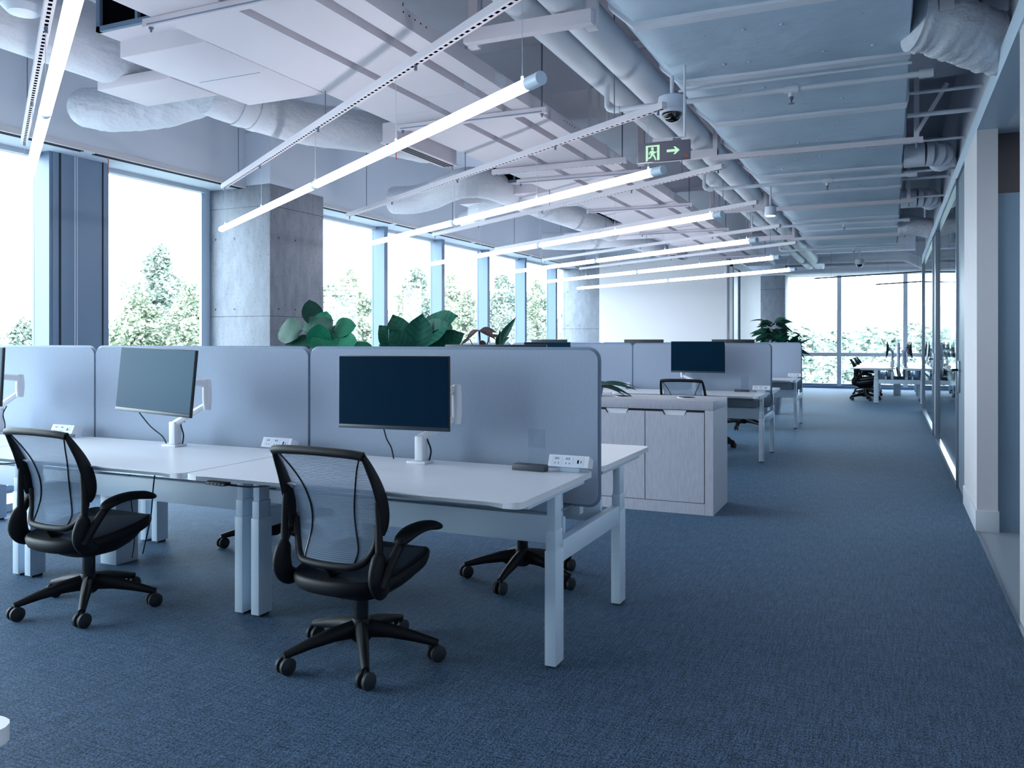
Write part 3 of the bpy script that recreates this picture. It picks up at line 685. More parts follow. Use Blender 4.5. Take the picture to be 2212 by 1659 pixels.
# bulkhead and ducts before the end facade
tag(B(-3.0,6.9,23.75,24.62,3.1,3.3,b=.01).build('bulkhead', 'wall_white', None), 'long white bulkhead box above the end windows', 'bulkhead', kind=ST)
tag(MB().tube(smooth_path([(-2.8,20.6,3.2),(0,20.6,3.2),(.4,20.7,3.15),(.8,21.1,3.0),(1.2,21.2,3.0),(4,21.2,3.0)],5), .11, 14).build('cross_duct', 'pipe_paint', base=(-2.8,20.6,3.2)), 'round duct crossing the ceiling near the end windows', 'duct')
tag(MB().cyl((-3,22.2,3.05),(6,22.2,3.05),.05,12).build('cross_pipe', 'pipe_paint', base=(-3,22.2,3.05)), 'white pipe crossing the ceiling close to the end windows', 'pipe')
for i, (a, b_) in enumerate((((-1.6,20.5,2.75),(.9,19.2,2.75)),((-.3,20.9,2.6),(1.4,19.7,2.6)))):
    tb = MB().tube([a, b_], .016, 6).build('thin_bar', 'hub_grey', base=a)
    for f_ in (.15,.85):
        q = Vector(a).lerp(Vector(b_), f_); MB().cyl(q, (q.x,q.y,SLAB), .003, 5).build('hanging_wire', 'steel_rod', tb, world=True)
    tag(tb, ['longer', 'shorter'][i] + ' thin dark bar hanging before the end windows', 'bar', 'thin bars before the end windows')
# dome cameras, exit sign, ceiling lamp
def dome(p, s, label):
    t = thing('dome_camera', label, 'camera', p, 0, 'ceiling dome cameras')
    MB().lathe([(.004*s,.075*s),(.05*s,.075*s),(.066*s,.068*s),(.072*s,.03*s),(.07*s,0),(.056*s,-.012*s)], seg=24).build('housing', 'camera_white', t)
    MB().lathe([(.05*s,-.008*s),(.049*s,-.02*s),(.043*s,-.036*s),(.03*s,-.049*s),(.012*s,-.056*s),(.001,-.057*s)], seg=24).build('dome', 'camera_dome', t)
    MB().cyl((0,0,.07*s),(0,0,(3.06 if p[1] < 10 else 3.9)-p[2]),.013,10).build('drop_rod', 'pipe_paint', t)
    return t
dome((-1.31,5.45,2.83), 1.33, 'white dome camera on a drop rod above the exit sign')
dome((-.583,18.9,2.92), 1.3, 'far dome camera before the end windows')
t = thing('exit_sign', 'grey hanging exit sign with a running figure and an arrow', 'sign', (-1.30,5.2,2.51))
B(-.166,.166,-.012,.012,-.06,.062,b=.003).build('panel', 'sign_face', t)
B(-.07,.06,-.02,.02,.062,.083).build('hanger_block', 'tray_paint', t)
MB().tube([(.05,0,.08),(.13,0,.08),(.13,0,.54)], .008, 8).build('hanger_pipe', 'pipe_paint', t)
B(.135,.15,-.0135,-.012,-.045,-.03).build('mark', 'red_wire', t)
yf = -.0135
pn = MB()
def poly(pts, d=.001): pn.prism(pts, 'y', yf-d, yf)
# door frame with the figure left dark inside: build the light pieces
for q in (((-.115,-.058),(-.1,-.05),(-.1,.042),(-.115,.042)), ((-.115,.034),(-.03,.034),(-.03,.044),(-.115,.044)), ((-.042,-.052),(-.026,-.052),(-.026,.044),(-.042,.044))): poly(q)
pn.build('door_symbol', 'sign_glow', t, smooth=False)
pn = MB()
poly([(-.072+.0095*math.cos(R(a)), .022+.0095*math.sin(R(a))) for a in range(0,360,30)])
poly([(-.088,.008),(-.066,.012),(-.056,-.006),(-.072,-.020),(-.082,-.016)])
poly([(-.066,.010),(-.052,.000),(-.047,.006),(-.044,.003),(-.052,-.007),(-.066,.002)])
poly([(-.086,.008),(-.096,-.003),(-.093,-.016),(-.088,-.014),(-.09,-.004),(-.082,.002)])
poly([(-.066,-.012),(-.056,-.02),(-.05,-.038),(-.046,-.05),(-.054,-.052),(-.06,-.038),(-.066,-.026),(-.076,-.018)])
poly([(-.082,-.012),(-.086,-.026),(-.1,-.034),(-.096,-.042),(-.08,-.034),(-.072,-.02)])
pn.build('running_figure', 'sign_glow', t, smooth=False)
pn = MB(); poly([(.02,-.008),(.075,-.008),(.062,-.024),(.074,-.024),(.102,0),(.074,.024),(.062,.024),(.075,.008),(.02,.008)])
pn.build('arrow', 'sign_glow', t, smooth=False)
t = thing('spot_lamp', 'small round ceiling lamp glowing beside the round pipes', 'lamp', (-1.22,9.7,2.71))
MB().lathe([(.03,.11),(.06,.1),(.065,.03),(.068,.0),(.055,.0)], seg=20).build('housing', 'camera_white', t)
MB().lathe([(.05,.004),(.05,-.004)], seg=20).build('lens', 'down_light', t)
MB().cyl((0,0,.1),(0,0,.35),.012,8).build('drop_rod', 'pipe_paint', t)
t = thing('ceiling_speaker', 'round white disc fitting at the top left corner', 'speaker', (-3.890,2.755,2.93))
MB().lathe([(.09,.07),(.1,.05),(.1,.03),(.07,.0),(.02,-.005)], seg=24).build('disc', 'camera_white', t)
MB().cyl((0,0,.06),(0,0,1.0),.02,8).build('stem', 'pipe_paint', t)
# ------------------------------------------------------------------ furniture
# --- sit-stand desk: local origin under the rear edge centre, chair side towards -y
def make_desk():
    t = thing('sit_stand_desk', 'desk', 'desk')
    W, D = 1.596, .81
    top = rrect(-W/2, W/2, -D, 0, .035, 4)
    mb = MB(); n = len(top)
    bot = []
    for x, y in top:
        bot.append((x, y + (.028 if (y < -D+.03 and abs(x) < W/2-.06) else 0), .715))
    # refine the front edge so that the under-bevel runs out before the corners
    front_i = [i for i, (x, y) in enumerate(top) if y < -D+1e-6]
    ring_t = [(x, y, .740) for x, y in top]; ring_m = [(x, y, .733) for x, y in top]
    def ins(ring, zz, dy):
        out = []
        for i, p in enumerate(ring):
            out.append(p)
            if abs(p[0]-(-W/2+.035)) < 1e-4 and p[1] < -D+.002:
                for fx, g in ((-.73,0),(-.66,1),(-.3,1),(.3,1),(.66,1),(.73,0)): out.append((fx, -D + dy*g, zz))
        return out
    # ring order from rrect: lower-right corner first ... ends at lower-left corner, so insert at the end
    extra = [(-.73,0),(-.66,1),(-.3,1),(.3,1),(.66,1),(.73,0)]
    rt = ring_t + [(fx,-D,.740) for fx, g in extra]; rm = ring_m + [(fx,-D,.735 if g else .733) for fx, g in extra]
    rb = [(x,y,.715) for x, y in top] + [(fx,-D+.03*g,.715) for fx, g in extra]
    mb.loft([rb, rm, rt]); mb.build('worktop', 'desk_white', t, ang=25)
    for sx in (-1, 1):
        x = sx*.755
        lg = B(x-.0235,x+.0235,-.415,-.322,.012,.472,b=.002).build('leg', 'frame_white', t)
        B(x-.0205,x+.0205,-.410,-.327,.47,.552,b=.0015).build('middle_stage', 'frame_white', lg)
        B(x-.0175,x+.0175,-.404,-.333,.55,.695,b=.0015).build('inner_stage', 'frame_white', lg)
        B(x-.018,x+.018,-.40,-.337,0,.012).build('foot', 'rubber', lg)
        B(x-.02,x+.02,-.68,-.06,.692,.715).build('top_bracket', 'frame_white', t)
    B(-.73,.73,-.40,-.34,.685,.715).build('motor_rail', 'frame_white', t)
    k = MB().prism(rrect(-.69,-.58,-.80,-.755,.012,3),'z',.698,.713).build('height_keypad', 'black_gloss', t)
    bt = MB()
    for i in range(5): bt.box(-.675+i*.02,-.663+i*.02,-.8015,-.80,.702,.709)
    bt.build('buttons', 'hub_grey', k)
    MB().tube([(-.58,-.77,.70),(-.5,-.74,.692),(-.42,-.73,.70),(-.36,-.72,.712)], .004, 6).build('keypad_cord', 'cable', t)
    return t
DESK = make_desk()
# --- fabric screen: local origin at bottom centre
def make_screen():
    t = thing('desk_screen', 'screen', 'screen')
    o = rrect(-.797, .797, 0, .70, .045, 6)
    MB().prism(o, 'y', -.013, .013).build('panel', 'fabric', t)
    ring = [(x, 0, z) for x, z in o]
    MB().tube(ring, [(.0135, .004)]*len(ring), 8, closed=True, up=None).build('edge_trim', 'pier_panel', t)
    for x in (-.6, .6): B(x-.03,x+.03,-.035,.035,-.03,.05,b=.003).build('clamp', 'black_plastic', t)
    return t
SCREEN = make_screen()
# --- power module: local origin on the worktop, sockets towards -y
def make_power():
    t = thing('power_module', 'socket block', 'socket')
    B(-.05,.045,-.012,.03,0,.022,b=.002).build('foot', 'frame_white', t)
    MB().prism([(-.034,.026),(.03,.014),(.045,.05),(-.012,.074)], 'x', -.093, .093).build('housing', 'desk_white', t, ang=20)
    d = Vector((0,.022,.048)).normalized(); nrm = Vector((0,-d.z,d.y)); o = Vector((0,-.034,.026))
    def P(u, v, h): q = o + d*v + nrm*h; return (u, q.y, q.z)
    def pl(mb, u0, u1, v0, v1, h, sk=0.0):
        mb.add([P(u0,v0,0),P(u1,v0,0),P(u1+sk,v1,0),P(u0+sk,v1,0),P(u0,v0,h),P(u1,v0,h),P(u1+sk,v1,h),P(u0+sk,v1,h)], [(4,5,6,7),(0,1,5,4),(1,2,6,5),(2,3,7,6),(3,0,4,7)])
    a = MB()
    for u in (-.078,-.027,.024): pl(a, u, u+.048, .004, .048, .001)
    a.build('face_plate', 'camera_white', t, smooth=False)
    s_ = MB()
    for c in (-.054,-.003):
        for du in (-.007,0,.007): pl(s_, c+du-.0012, c+du+.0012, .032, .041, .0016)
        pl(s_, c-.0095, c-.007, .012, .019, .0016, .003); pl(s_, c+.007, c+.0095, .012, .019, .0016, .003)
    pl(s_, .042, .049, .017, .033, .0016); pl(s_, .058, .0605, .019, .031, .0016)
    s_.build('socket_slots', 'dark_void', t, smooth=False)
    return t
POWER = make_power()
# --- bench assembly
def bench(ox, oy, rz, n, who, front=True, rear=True, first=False, sides=('chair side','far side'), names=None):
    ca, sa = math.cos(rz), math.sin(rz)
    def T(x, y, z=0.0): return (ox + x*ca - y*sa, oy + x*sa + y*ca, z)
    pos = names or ['aisle end', 'middle', 'window end']
    for k in range(n):
        cx = -.798 - 1.61*k
        for s_ in ((-1,) if front else ()) + ((1,) if rear else ()):
            side = sides[0] if s_ < 0 else sides[1]
            dup(DESK, T(cx, s_*.07), rz + (math.pi if s_ > 0 else 0), 'white height adjustable desk, %s of %s, %s' % (pos[k], who, side), 'desks of ' + who)
            px_ = cx + (.798-.085)*(1 if s_ < 0 else -1)
            dup(POWER, T(px_, s_*.14, .7402), rz + (math.pi if s_ > 0 else 0), 'white socket block, %s of %s, %s' % (pos[k], who, side), 'socket blocks on desks')
        dup(SCREEN, T(cx, 0, .575), rz, 'grey blue fabric divider screen, %s of %s' % (pos[k], who), 'fabric divider screens')
    f_ = thing('bench_frame', 'white steel frame with cable beams under %s' % who, 'frame', T(-.8, 0), rz)
    f_.location = T(0, 0)
    X1 = -1.61*n + .03
    for k in range(n+1):
        x = (-.043 if k == 0 else (-1.61*k + .0 if k < n else -1.61*n+.05))
        w = .02 if k in (0, n) else .055
        B(x-w,x+w,-.39,.39,.412,.500,b=.002).build('cross_beam', 'frame_white', f_)
    for s_ in (-1, 1):
        B(X1,-.07,s_*.25-.012,s_*.25+.012,.445,.565,b=.002).build('long_beam', 'frame_white', f_)
        B(X1,-.12,s_*.215-.004,s_*.215+.004,.57,.645).build('cable_trough', 'aluminium', f_)
    B(X1,-.12,-.21,.21,.565,.572).build('trough_floor', 'aluminium', f_)
    for k in range(n):
        x = -.15 - 1.61*k
        B(x-.02,x+.02,-.16,-.11,.5,.70).build('screen_post', 'frame_white', f_); B(x-.02,x+.02,.11,.16,.5,.70).build('screen_post', 'frame_white', f_)
    for s_ in (-1, 1): B(-.135,-.085,s_*.19-.03,s_*.19+.03,.672,.70,b=.006).build('screen_clamp', 'black_plastic', f_)
    if n > 1: B(-3.06,-2.93,-.10,.06,0,.45,b=.003).build('cable_riser', 'frame_white', f_)
    return T
bench(-1.2, 3.6, 0, 3, 'the nearest full bench')
bench(-1.225, 9.79, 0, 3, 'the second bench')
bench(-1.25, 13.58, 0, 3, 'the third bench')
bench(.17, 19.05, R(-90), 3, 'the far bench', sides=('aisle side','wall side'), names=['near end','middle','far end'])
# corner of one more bench beside the viewpoint
dup(DESK, (-1.206-.798, .04, 0), math.pi, 'white desk corner just entering the bottom left of the view', 'desks by the viewpoint')
for o in (DESK, SCREEN, POWER):
    for c in list(o.children_recursive): bpy.data.objects.remove(c)
    bpy.data.objects.remove(o)
# --- task chair: local origin on the floor under the column, facing +y
def make_chair():
    t = thing('office_chair', 'chair', 'chair')
    base = MB().lathe([(.03,.075),(.042,.085),(.044,.15),(.036,.172),(.03,.174)], seg=20).build('base', 'black_plastic', t)
    for k in range(5):
        a = R(-90 + 72*k); c, s_ = math.cos(a), math.sin(a)
        P = [(.02*c,.02*s_,.128),(.12*c,.12*s_,.120),(.22*c,.22*s_,.100),(.29*c,.29*s_,.082),(.322*c,.322*s_,.074)]
        MB().tube(P, [(.040,.028),(.031,.025),(.023,.021),(.018,.018),(.015,.015)], 10, up=(0,0,1)).build('base_arm', 'black_plastic', base)
        x, y = .315*c, .315*s_
        w = R(15) + .2*math.sin(k*2.3); wx, wy = math.cos(w), math.sin(w)
        m_ = MB()
        for q in (-1, 1):
            e0 = Vector((x+wx*q*.008, y+wy*q*.008, .034)); e1 = Vector((x+wx*q*.030, y+wy*q*.030, .034))
            d = (e1-e0); m_.tube([e0, e0+d*.12, e0+d*.75, e1], [.029,.034,.034,.026], 18)
        m_.cyl((x,y,.03),(x,y,.075),.009,8); m_.tube([(x-wx*.01,y-wy*.01,.03),(x+wx*.01,y+wy*.01,.03)], .013, 8)
        m_.build('caster', 'rubber', base)
    MB().lathe([(.030,.172),(.030,.262),(.024,.264),(.024,.30)], seg=18).build('gas_column', 'black_gloss', t)
    MB().loft([sell(.075,.075,0,.268), sell(.12,.12,.0,.280), sell(.165,.17,.0,.310), sell(.205,.205,-.005,.335,tilt=.08), sell(.226,.226,-.005,.362,tilt=.12)]).build('seat_shell', 'black_plastic', t, ang=60)
    def ztop(y):
        return .385 + .056*max(0, min(1, (y+.17)/.35))**1.3 - .035*max(0, (y-.19)/.05)**2
    def ring(f_, dz, n=44):
        pts = []
        for k in range(n):
            a = 2*math.pi*k/n; c, s_ = math.cos(a), math.sin(a); e = 2.5 if s_ < 0 else 4.2
            x = .244*f_*math.copysign(abs(c)**(2/e), c); y = -.012 + .250*f_*math.copysign(abs(s_)**(2/e), s_)
            pts.append((x, y, ztop(y) + dz))
        return pts
    MB().loft([ring(f_, -.012*(1-f_*f_)) for f_ in (.02,.25,.5,.7,.84,.93)]).build('seat', 'seat_mesh', t, ang=70)
    MB().loft([ring(.925,.001), ring(.955,.004), ring(.985,-.002), ring(1.0,-.014), ring(.99,-.032), ring(.96,-.05), ring(.90,-.06), ring(.4,-.062)]).build('seat_rim', 'black_plastic', t, ang=70)
    # back
    prof = [(.448,-.200,.135),(.47,-.182,.165),(.50,-.167,.182),(.55,-.157,.195),(.60,-.156,.201),(.66,-.163,.204),(.74,-.186,.207),(.81,-.222,.211),(.878,-.266,.218)]
    def back(u, v):
        k = v*(len(prof)-1); i = min(int(k), len(prof)-2); f_ = k-i
        z, y, w = [prof[i][c]*(1-f_)+prof[i+1][c]*f_ for c in range(3)]
        x = -w + 2*w*u; return (x, y - .022*(1-(x/w)**2), z)
    MB().grid(back, 14, 26).build('back_mesh', 'chair_mesh', t, ang=80)
    for s_ in (-1, 1):
        seam = []
        for z, f_ in ((.878,.93),(.82,.78),(.75,.64),(.68,.55),(.62,.53),(.56,.58),(.50,.70),(.455,.86)):
            for i in range(len(prof)-1):
                if prof[i][0] <= z <= prof[i+1][0]:
                    q = (z-prof[i][0])/(prof[i+1][0]-prof[i][0]); y = prof[i][1]*(1-q)+prof[i+1][1]*q; w = prof[i][2]*(1-q)+prof[i+1][2]*q
                    seam.append((s_*w*f_, y-.022*(1-f_*f_)-.002, z)); break
        MB().tube(smooth_path(seam, 3), .0035, 6).build('back_seam', 'black_gloss', t)
        wing = smooth_path([(s_*.222,-.272,.884),(s_*.228,-.245,.84),(s_*.234,-.208,.775),(s_*.237,-.180,.71),(s_*.237,-.163,.65),(s_*.233,-.158,.60),(s_*.226,-.163,.57)], 4)
        rw = [(.010+.002*min(1,i/4), .012+.022*math.sin(math.pi*min(1,i/(len(wing)-1))**1.3)) for i in range(len(wing))]
        MB().tube(wing, rw, 12, up=(1,0,0)).build('back_wing', 'black_plastic', t, ang=60)
        MB().tube(smooth_path([(s_*.230,-.200,.70),(s_*.236,-.196,.62),(s_*.238,-.194,.54),(s_*.238,-.196,.47)], 3), [.009,.011,.012,.013,.014,.015,.016,.016,.016,.016][:10], 10).build('back_upright', 'black_plastic', t)
        MB().tube(smooth_path([(s_*.238,-.194,.508),(s_*.239,-.200,.478),(s_*.240,-.208,.43),(s_*.238,-.198,.385),(s_*.232,-.170,.358),(s_*.22,-.12,.352)], 3), [(a*1.15,b*1.25) for a,b in [(.012,.014),(.016,.018),(.020,.026),(.021,.030),(.022,.033),(.022,.036),(.022,.038),(.022,.039),(.022,.038),(.021,.036),(.02,.034),(.019,.032),(.018,.03),(.016,.026),(.013,.02),(.01,.014)]], 14, up=(1,0,0)).build('pivot_pod', 'black_plastic', t, ang=60)
        MB().tube(smooth_path([(s_*.264,-.212,.384),(s_*.270,-.192,.425),(s_*.278,-.16,.48),(s_*.284,-.125,.528),(s_*.286,-.10,.553)], 3), .019, 10).build('arm_support', 'black_plastic', t)
        MB().tube(smooth_path([(s_*.285,-.135,.528),(s_*.286,-.115,.548),(s_*.287,-.06,.567),(s_*.286,.01,.573),(s_*.284,.08,.567),(s_*.281,.135,.553),(s_*.280,.158,.545)], 3),
                  [(.008,.014),(.014,.022),(.018,.029),(.020,.034),(.021,.038),(.021,.041)] + [(.020,.044)]*8 + [(.018,.040),(.016,.034),(.013,.027),(.010,.018),(.005,.009)], 14, up=(0,0,1)).build('arm_pad', 'black_plastic', t, ang=60)
    MB().tube(smooth_path([(-.222,-.272,.884),(-.15,-.286,.892),(0,-.292,.895),(.15,-.286,.892),(.222,-.272,.884)], 5), (.0175), 12).build('top_bar', 'black_plastic', t)
    half = [(.205,-.160,.60),(.200,-.158,.55),(.188,-.166,.505),(.168,-.184,.468),(.14,-.203,.448),(.10,-.216,.442)]
    lp = smooth_path([(x,y,z) for x,y,z in half] + [(0,-.224,.440)] + [(-x,y,z) for x,y,z in reversed(half)], 4)
    MB().tube(lp, .0145, 10).build('lower_loop', 'black_plastic', t)
    MB().tube([(0,-.222,.44),(0,-.19,.40),(0,-.12,.37)], [.012,.016,.018], 10).build('back_link', 'black_plastic', t)
    MB().tube([(-.04,.02,.30),(-.05,.03,.275),(-.06,.03,.262)], .005, 6).build('height_lever', 'steel_rod', t)
    return t
CHAIR = make_chair()
chairs = [((-2.0,2.9),-3.5,-31, 'black mesh back office chair pulled up to the nearest bench, closest to the viewpoint'),
    ((-3.61,2.9),-3,-23, 'black mesh back office chair at the left, beside the middle desk of the nearest bench'),
    ((-1.855,4.24),182,-36, 'black chair whose castor base shows under the aisle end of the nearest bench'),
    ((-3.60,4.25),178,-20, 'black chair on the far side of the nearest bench, half hidden by desk legs'),
    ((-2.02,9.09),0,-30, 'black mesh chair at the second bench with its back showing above the cabinet'),
    ((-2.05,10.55),180,-36, 'black chair on the far side of the second bench, seen under the desktop'),
    ((-2.0,12.82),0,-10, 'black chair at the third bench, half hidden behind the second bench'),
    ((-.52,20.0),-90,-30, 'first black chair on the aisle side of the far bench by the end windows'),
    ((-.50,21.6),-90,-20, 'second black chair on the aisle side of the far bench by the end windows'),
    ((-.50,23.1),-86,-10, 'third black chair on the aisle side of the far bench by the end windows'),
    ((.88,20.1),92,-10, 'black chair on the wall side of the far bench by the end windows')]
for i, (p, rz, br, lb) in enumerate(chairs):
    c = dup(CHAIR, (p[0],p[1],0), R(rz), lb, 'black mesh office chairs')
    for ch in c.children:
        if ch.name.startswith('base'): ch.rotation_euler = (0,0,R(br-rz*0))
for c in list(CHAIR.children_recursive): bpy.data.objects.remove(c)
bpy.data.objects.remove(CHAIR)
# --- monitors and arms
def monitor(c, rz, w, h, label, tilt=0.0, roll=0.0):
    t = thing('monitor', label, 'monitor', c, R(rz), 'monitors on arms'); t.rotation_euler = (R(tilt),R(roll),R(rz))
    B(-w/2,w/2,-.004,.012,-h/2,h/2,b=.0025).build('casing', 'monitor_body', t)
    B(-w/2+.05,w/2-.05,.012,.034,-h/2+.04,h/2-.06,b=.006).build('back_bulge', 'monitor_body', t)
    B(-w/2+.004,w/2-.004,-.0055,-.0042,-h/2+.020,h/2-.004).build('screen', 'screen_glass', t, smooth=False)
    B(-w/2+.001,w/2-.001,-.0065,-.0042,-h/2+.001,-h/2+.018,b=.001).build('chin', 'chin_grey', t)
    B(-.04,.04,.034,.042,-.04,.04).build('mount_plate', 'hub_grey', t)
    return t
def arm(base, e1, e2, head, label, zt=.90, cords=True):
    bx_, by_, bz_ = base
    t = thing('monitor_mount', label, 'monitor arm', base, 0, 'white monitor arms')
    B(bx_-.055,bx_+.045,by_-.045,by_+.04,bz_,bz_+.012,b=.002).build('base_plate', 'desk_white', t, world=True)
    B(bx_-.022,bx_+.022,by_-.026,by_+.026,bz_+.012,zt,b=.005).build('post', 'desk_white', t, world=True)
    P = (bx_,by_,zt-.01)
    def bar(a, b_, w, h):
        return MB().tube([Vector(a)-(Vector(b_)-Vector(a)).normalized()*w*.6, b_], [(h,w),(h*.85,w*.85)], 8, up=(0,0,1) if abs(a[2]-b_[2]) < .09 else (0,1,0))
    bar(P, e1, .019, .021).build('lower_arm', 'desk_white', t, world=True)
    MB().tube([(e1[0],e1[1],e1[2]-.03),(e1[0],e1[1],e1[2]+.02),(e2[0],e2[1],e2[2]-.02),(e2[0],e2[1],e2[2]+.025)], [.02,.025,.025,.02], 12).build('elbow', 'desk_white', t, world=True)
    bar(e2, head, .02, .022).build('upper_arm', 'desk_white', t, world=True)
    MB().cyl((head[0],head[1],head[2]-.03),(head[0],head[1],head[2]+.03),.02,12).build('head_joint', 'desk_white', t, world=True)
    if cords:
        MB().tube(smooth_path([(bx_+.03,by_+.02,bz_+.004),(bx_+.045,by_+.015,bz_+.06),(bx_+.02,by_+.02,bz_+.12),(bx_+.04,by_+.03,zt)],5), .004, 6).build('cord', 'cable', t, world=True)
    return t
def cord(P, label):
    tag(MB().tube(smooth_path(P,6), .0035, 6).build('cord', 'cable', base=P[-1]), label, 'cord', 'black cords')
monitor((-2.10,3.30,1.077), 4, .575, .342, 'dark widescreen monitor on the aisle end desk of the nearest bench')
arm((-2.02,3.42,.7402), (-1.865,3.49,.955), (-1.865,3.49,1.085), (-2.05,3.365,1.09), 'white monitor arm clamped to the aisle end desk of the nearest bench', .87)
cord([(-2.18,3.335,.93),(-2.20,3.40,.85),(-2.205,3.45,.80),(-2.21,3.48,.742)], 'black cord dropping from the dark monitor at the aisle end desk')
monitor((-3.415,3.13,1.112), -5, .575, .335, 'blue sheen monitor on the middle desk of the nearest bench', -5, 1.8)
arm((-3.57,3.41,.7402), (-3.36,3.43,.975), (-3.36,3.43,1.085), (-3.40,3.20,1.11), 'white monitor arm clamped to the middle desk of the nearest bench', .875)
cord([(-3.60,3.17,.97),(-3.64,3.3,.86),(-3.68,3.42,.79),(-3.70,3.47,.742)], 'black cord dropping from the blue sheen monitor')
monitor((-4.87,3.13,1.112), -2, .575, .335, 'monitor cut off by the left edge of the view', -3, 0)
arm((-5.05,3.41,.7402), (-4.90,3.45,1.0), (-4.90,3.45,1.085), (-4.87,3.20,1.11), 'white monitor arm behind the monitor at the left edge of the view', .91)
monitor((-1.90,3.98,1.13), 178, .60, .335, 'monitor back showing above the aisle end screen of the nearest bench')
arm((-2.0,3.76,.7402), (-2.1,3.78,.98), (-2.1,3.78,1.08), (-1.92,3.91,1.13), 'white monitor arm on the far side of the aisle end screen', .90, False)
monitor((-1.99,9.50,1.13), 0, .61, .355, 'black monitor above the chair at the second bench')
arm((-2.05,9.62,.7402), (-2.2,9.66,.92), (-2.2,9.66,1.06), (-2.0,9.56,1.13), 'white monitor arm behind the black monitor at the second bench', .86)
monitor((-3.83,9.5,1.125), 3, .60, .345, 'teal sheen monitor on the middle desk of the second bench')
arm((-3.8,9.64,.7402), (-3.65,9.68,.95), (-3.65,9.68,1.06), (-3.8,9.57,1.12), 'white monitor arm on the middle desk of the second bench', .88, False)
for x, y, lb in ((-4.04,10.1,'middle desk, far side, of the second bench'), (-2.78,10.1,'gap between the second bench screens'), (-1.70,10.12,'aisle end, far side, of the second bench')):
    monitor((x,y,1.17), 180, .50, .32, 'dark monitor top edge above the ' + lb)
    arm((x,9.95,.7402), (x+.1,9.93,.97), (x+.1,9.93,1.07), (x,10.04,1.16), 'white monitor arm at the ' + lb, .90, False)
for i, y in enumerate((19.6,21.2,22.9)):
    for s_ in (-1, 1):
        sd = 'aisle side' if s_ < 0 else 'wall side'
        monitor((.17+s_*.24,y,1.12), 90*s_, .56, .34, '%s monitor seen edge on, %s of the far bench' % (ORD[i], sd), -4)
        arm((.17+s_*.13,y+.1,.7402), (.17+s_*.12,y+.15,.95), (.17+s_*.12,y+.15,1.06), (.17+s_*.18,y,1.12), '%s monitor arm, %s of the far bench' % (ORD[i], sd), .90)
# --- low storage cabinets
TOP = thing('cabinet_top', 'pale laminate cabinet top with a waterfall end and two round steel cut-outs', 'worktop', (-1.21,6.63,0))
B(-4.96,-1.21,6.33,6.93,.79,.86,b=.002).build('top_slab', 'laminate', TOP, world=True)
B(-1.272,-1.21,6.332,6.93,0,.79).build('waterfall_panel', 'laminate', TOP, world=True, smooth=False)
for x, y in ((-2.0,6.625),(-1.485,6.675)):
    g = MB().lathe([(.060,.8605),(.060,.8640),(.076,.8640),(.077,.8602)], (x,y,0), 28).build('steel_ring', 'aluminium', TOP, world=True)
    MB().lathe([(.066,.8602),(.066,.8644)], (x,y,0), 28).build('cut_out', 'dark_void', g, world=True)
for j in range(4):
    x1 = -1.274 - .92*j; x0 = x1 - .92
    t = thing('storage_cabinet', 'pale laminate two door cabinet, %s from the aisle under the long top' % ORD[j], 'cabinet', ((x0+x1)/2,6.63,0), 0, 'pale storage cabinets')
    B(x0,x1,6.35,6.92,.085,.789).build('carcass', 'slot_dark', t, world=True, smooth=False)
    B(x0,x1,6.332,6.92,0,.085).build('plinth', 'laminate', t, world=True, smooth=False)
    for a, b_ in ((x0+.004,x0+.457),(x0+.463,x1-.004)):
        m_ = (a+b_)/2 + .0
        pr = [(a,.090),(b_,.090),(b_,.772),(m_+.095,.772),(m_+.078,.747),(m_-.078,.747),(m_-.095,.772),(a,.772)]
        d = MB().prism(pr, 'y', 6.332, 6.350).build('door', 'laminate', t, world=True, smooth=False)
        MB().prism([(m_+.09,.785),(m_+.07,.744),(m_-.07,.744),(m_-.09,.785)], 'y', 6.346, 6.352).build('finger_pull', 'desk_white', d, world=True, smooth=False)
# ------------------------------------------------------------------ small things and plants
def nameplate(x, y, rz, label):
    t = thing('name_stand', label, 'stand', (x,y,.7402), rz, 'speckled desk stands')
    B(-.078,.078,-.026,.026,0,.028,b=.002).build('speckled_base', 'granite', t)
    B(-.008,.074,-.002,.002,.02,.185).build('clear_plate', 'acrylic', t, smooth=False)
    return t
nameplate(-1.462,3.425,R(-3), 'clear plate on a dark speckled base beside the socket block')
nameplate(-1.52,9.62,0, 'clear plate on a dark speckled base at the second bench')
t = thing('blind_chain', 'white looped bead chain of a blind hanging on the grey window pier', 'chain', (-6.47,5.06,1.0))
for dy in (0,.022): MB().tube([(-6.47,5.06+dy,.9),(-6.47,5.06+dy,2.92)], .0035, 6).build('chain_strand', 'chain', t, world=True)
cord([(-3.267,3.000,.714),(-3.296,3.010,0.600),(-3.326,3.020,0.440),(-3.413,3.050,0.251)], 'black cord hanging under the middle desk of the nearest bench')
cord([(-3.93,3.42,.62),(-3.95,3.45,.4),(-3.98,3.5,.2),(-4.0,3.5,.06)], 'second black cord hanging under the middle desk near the cable riser')
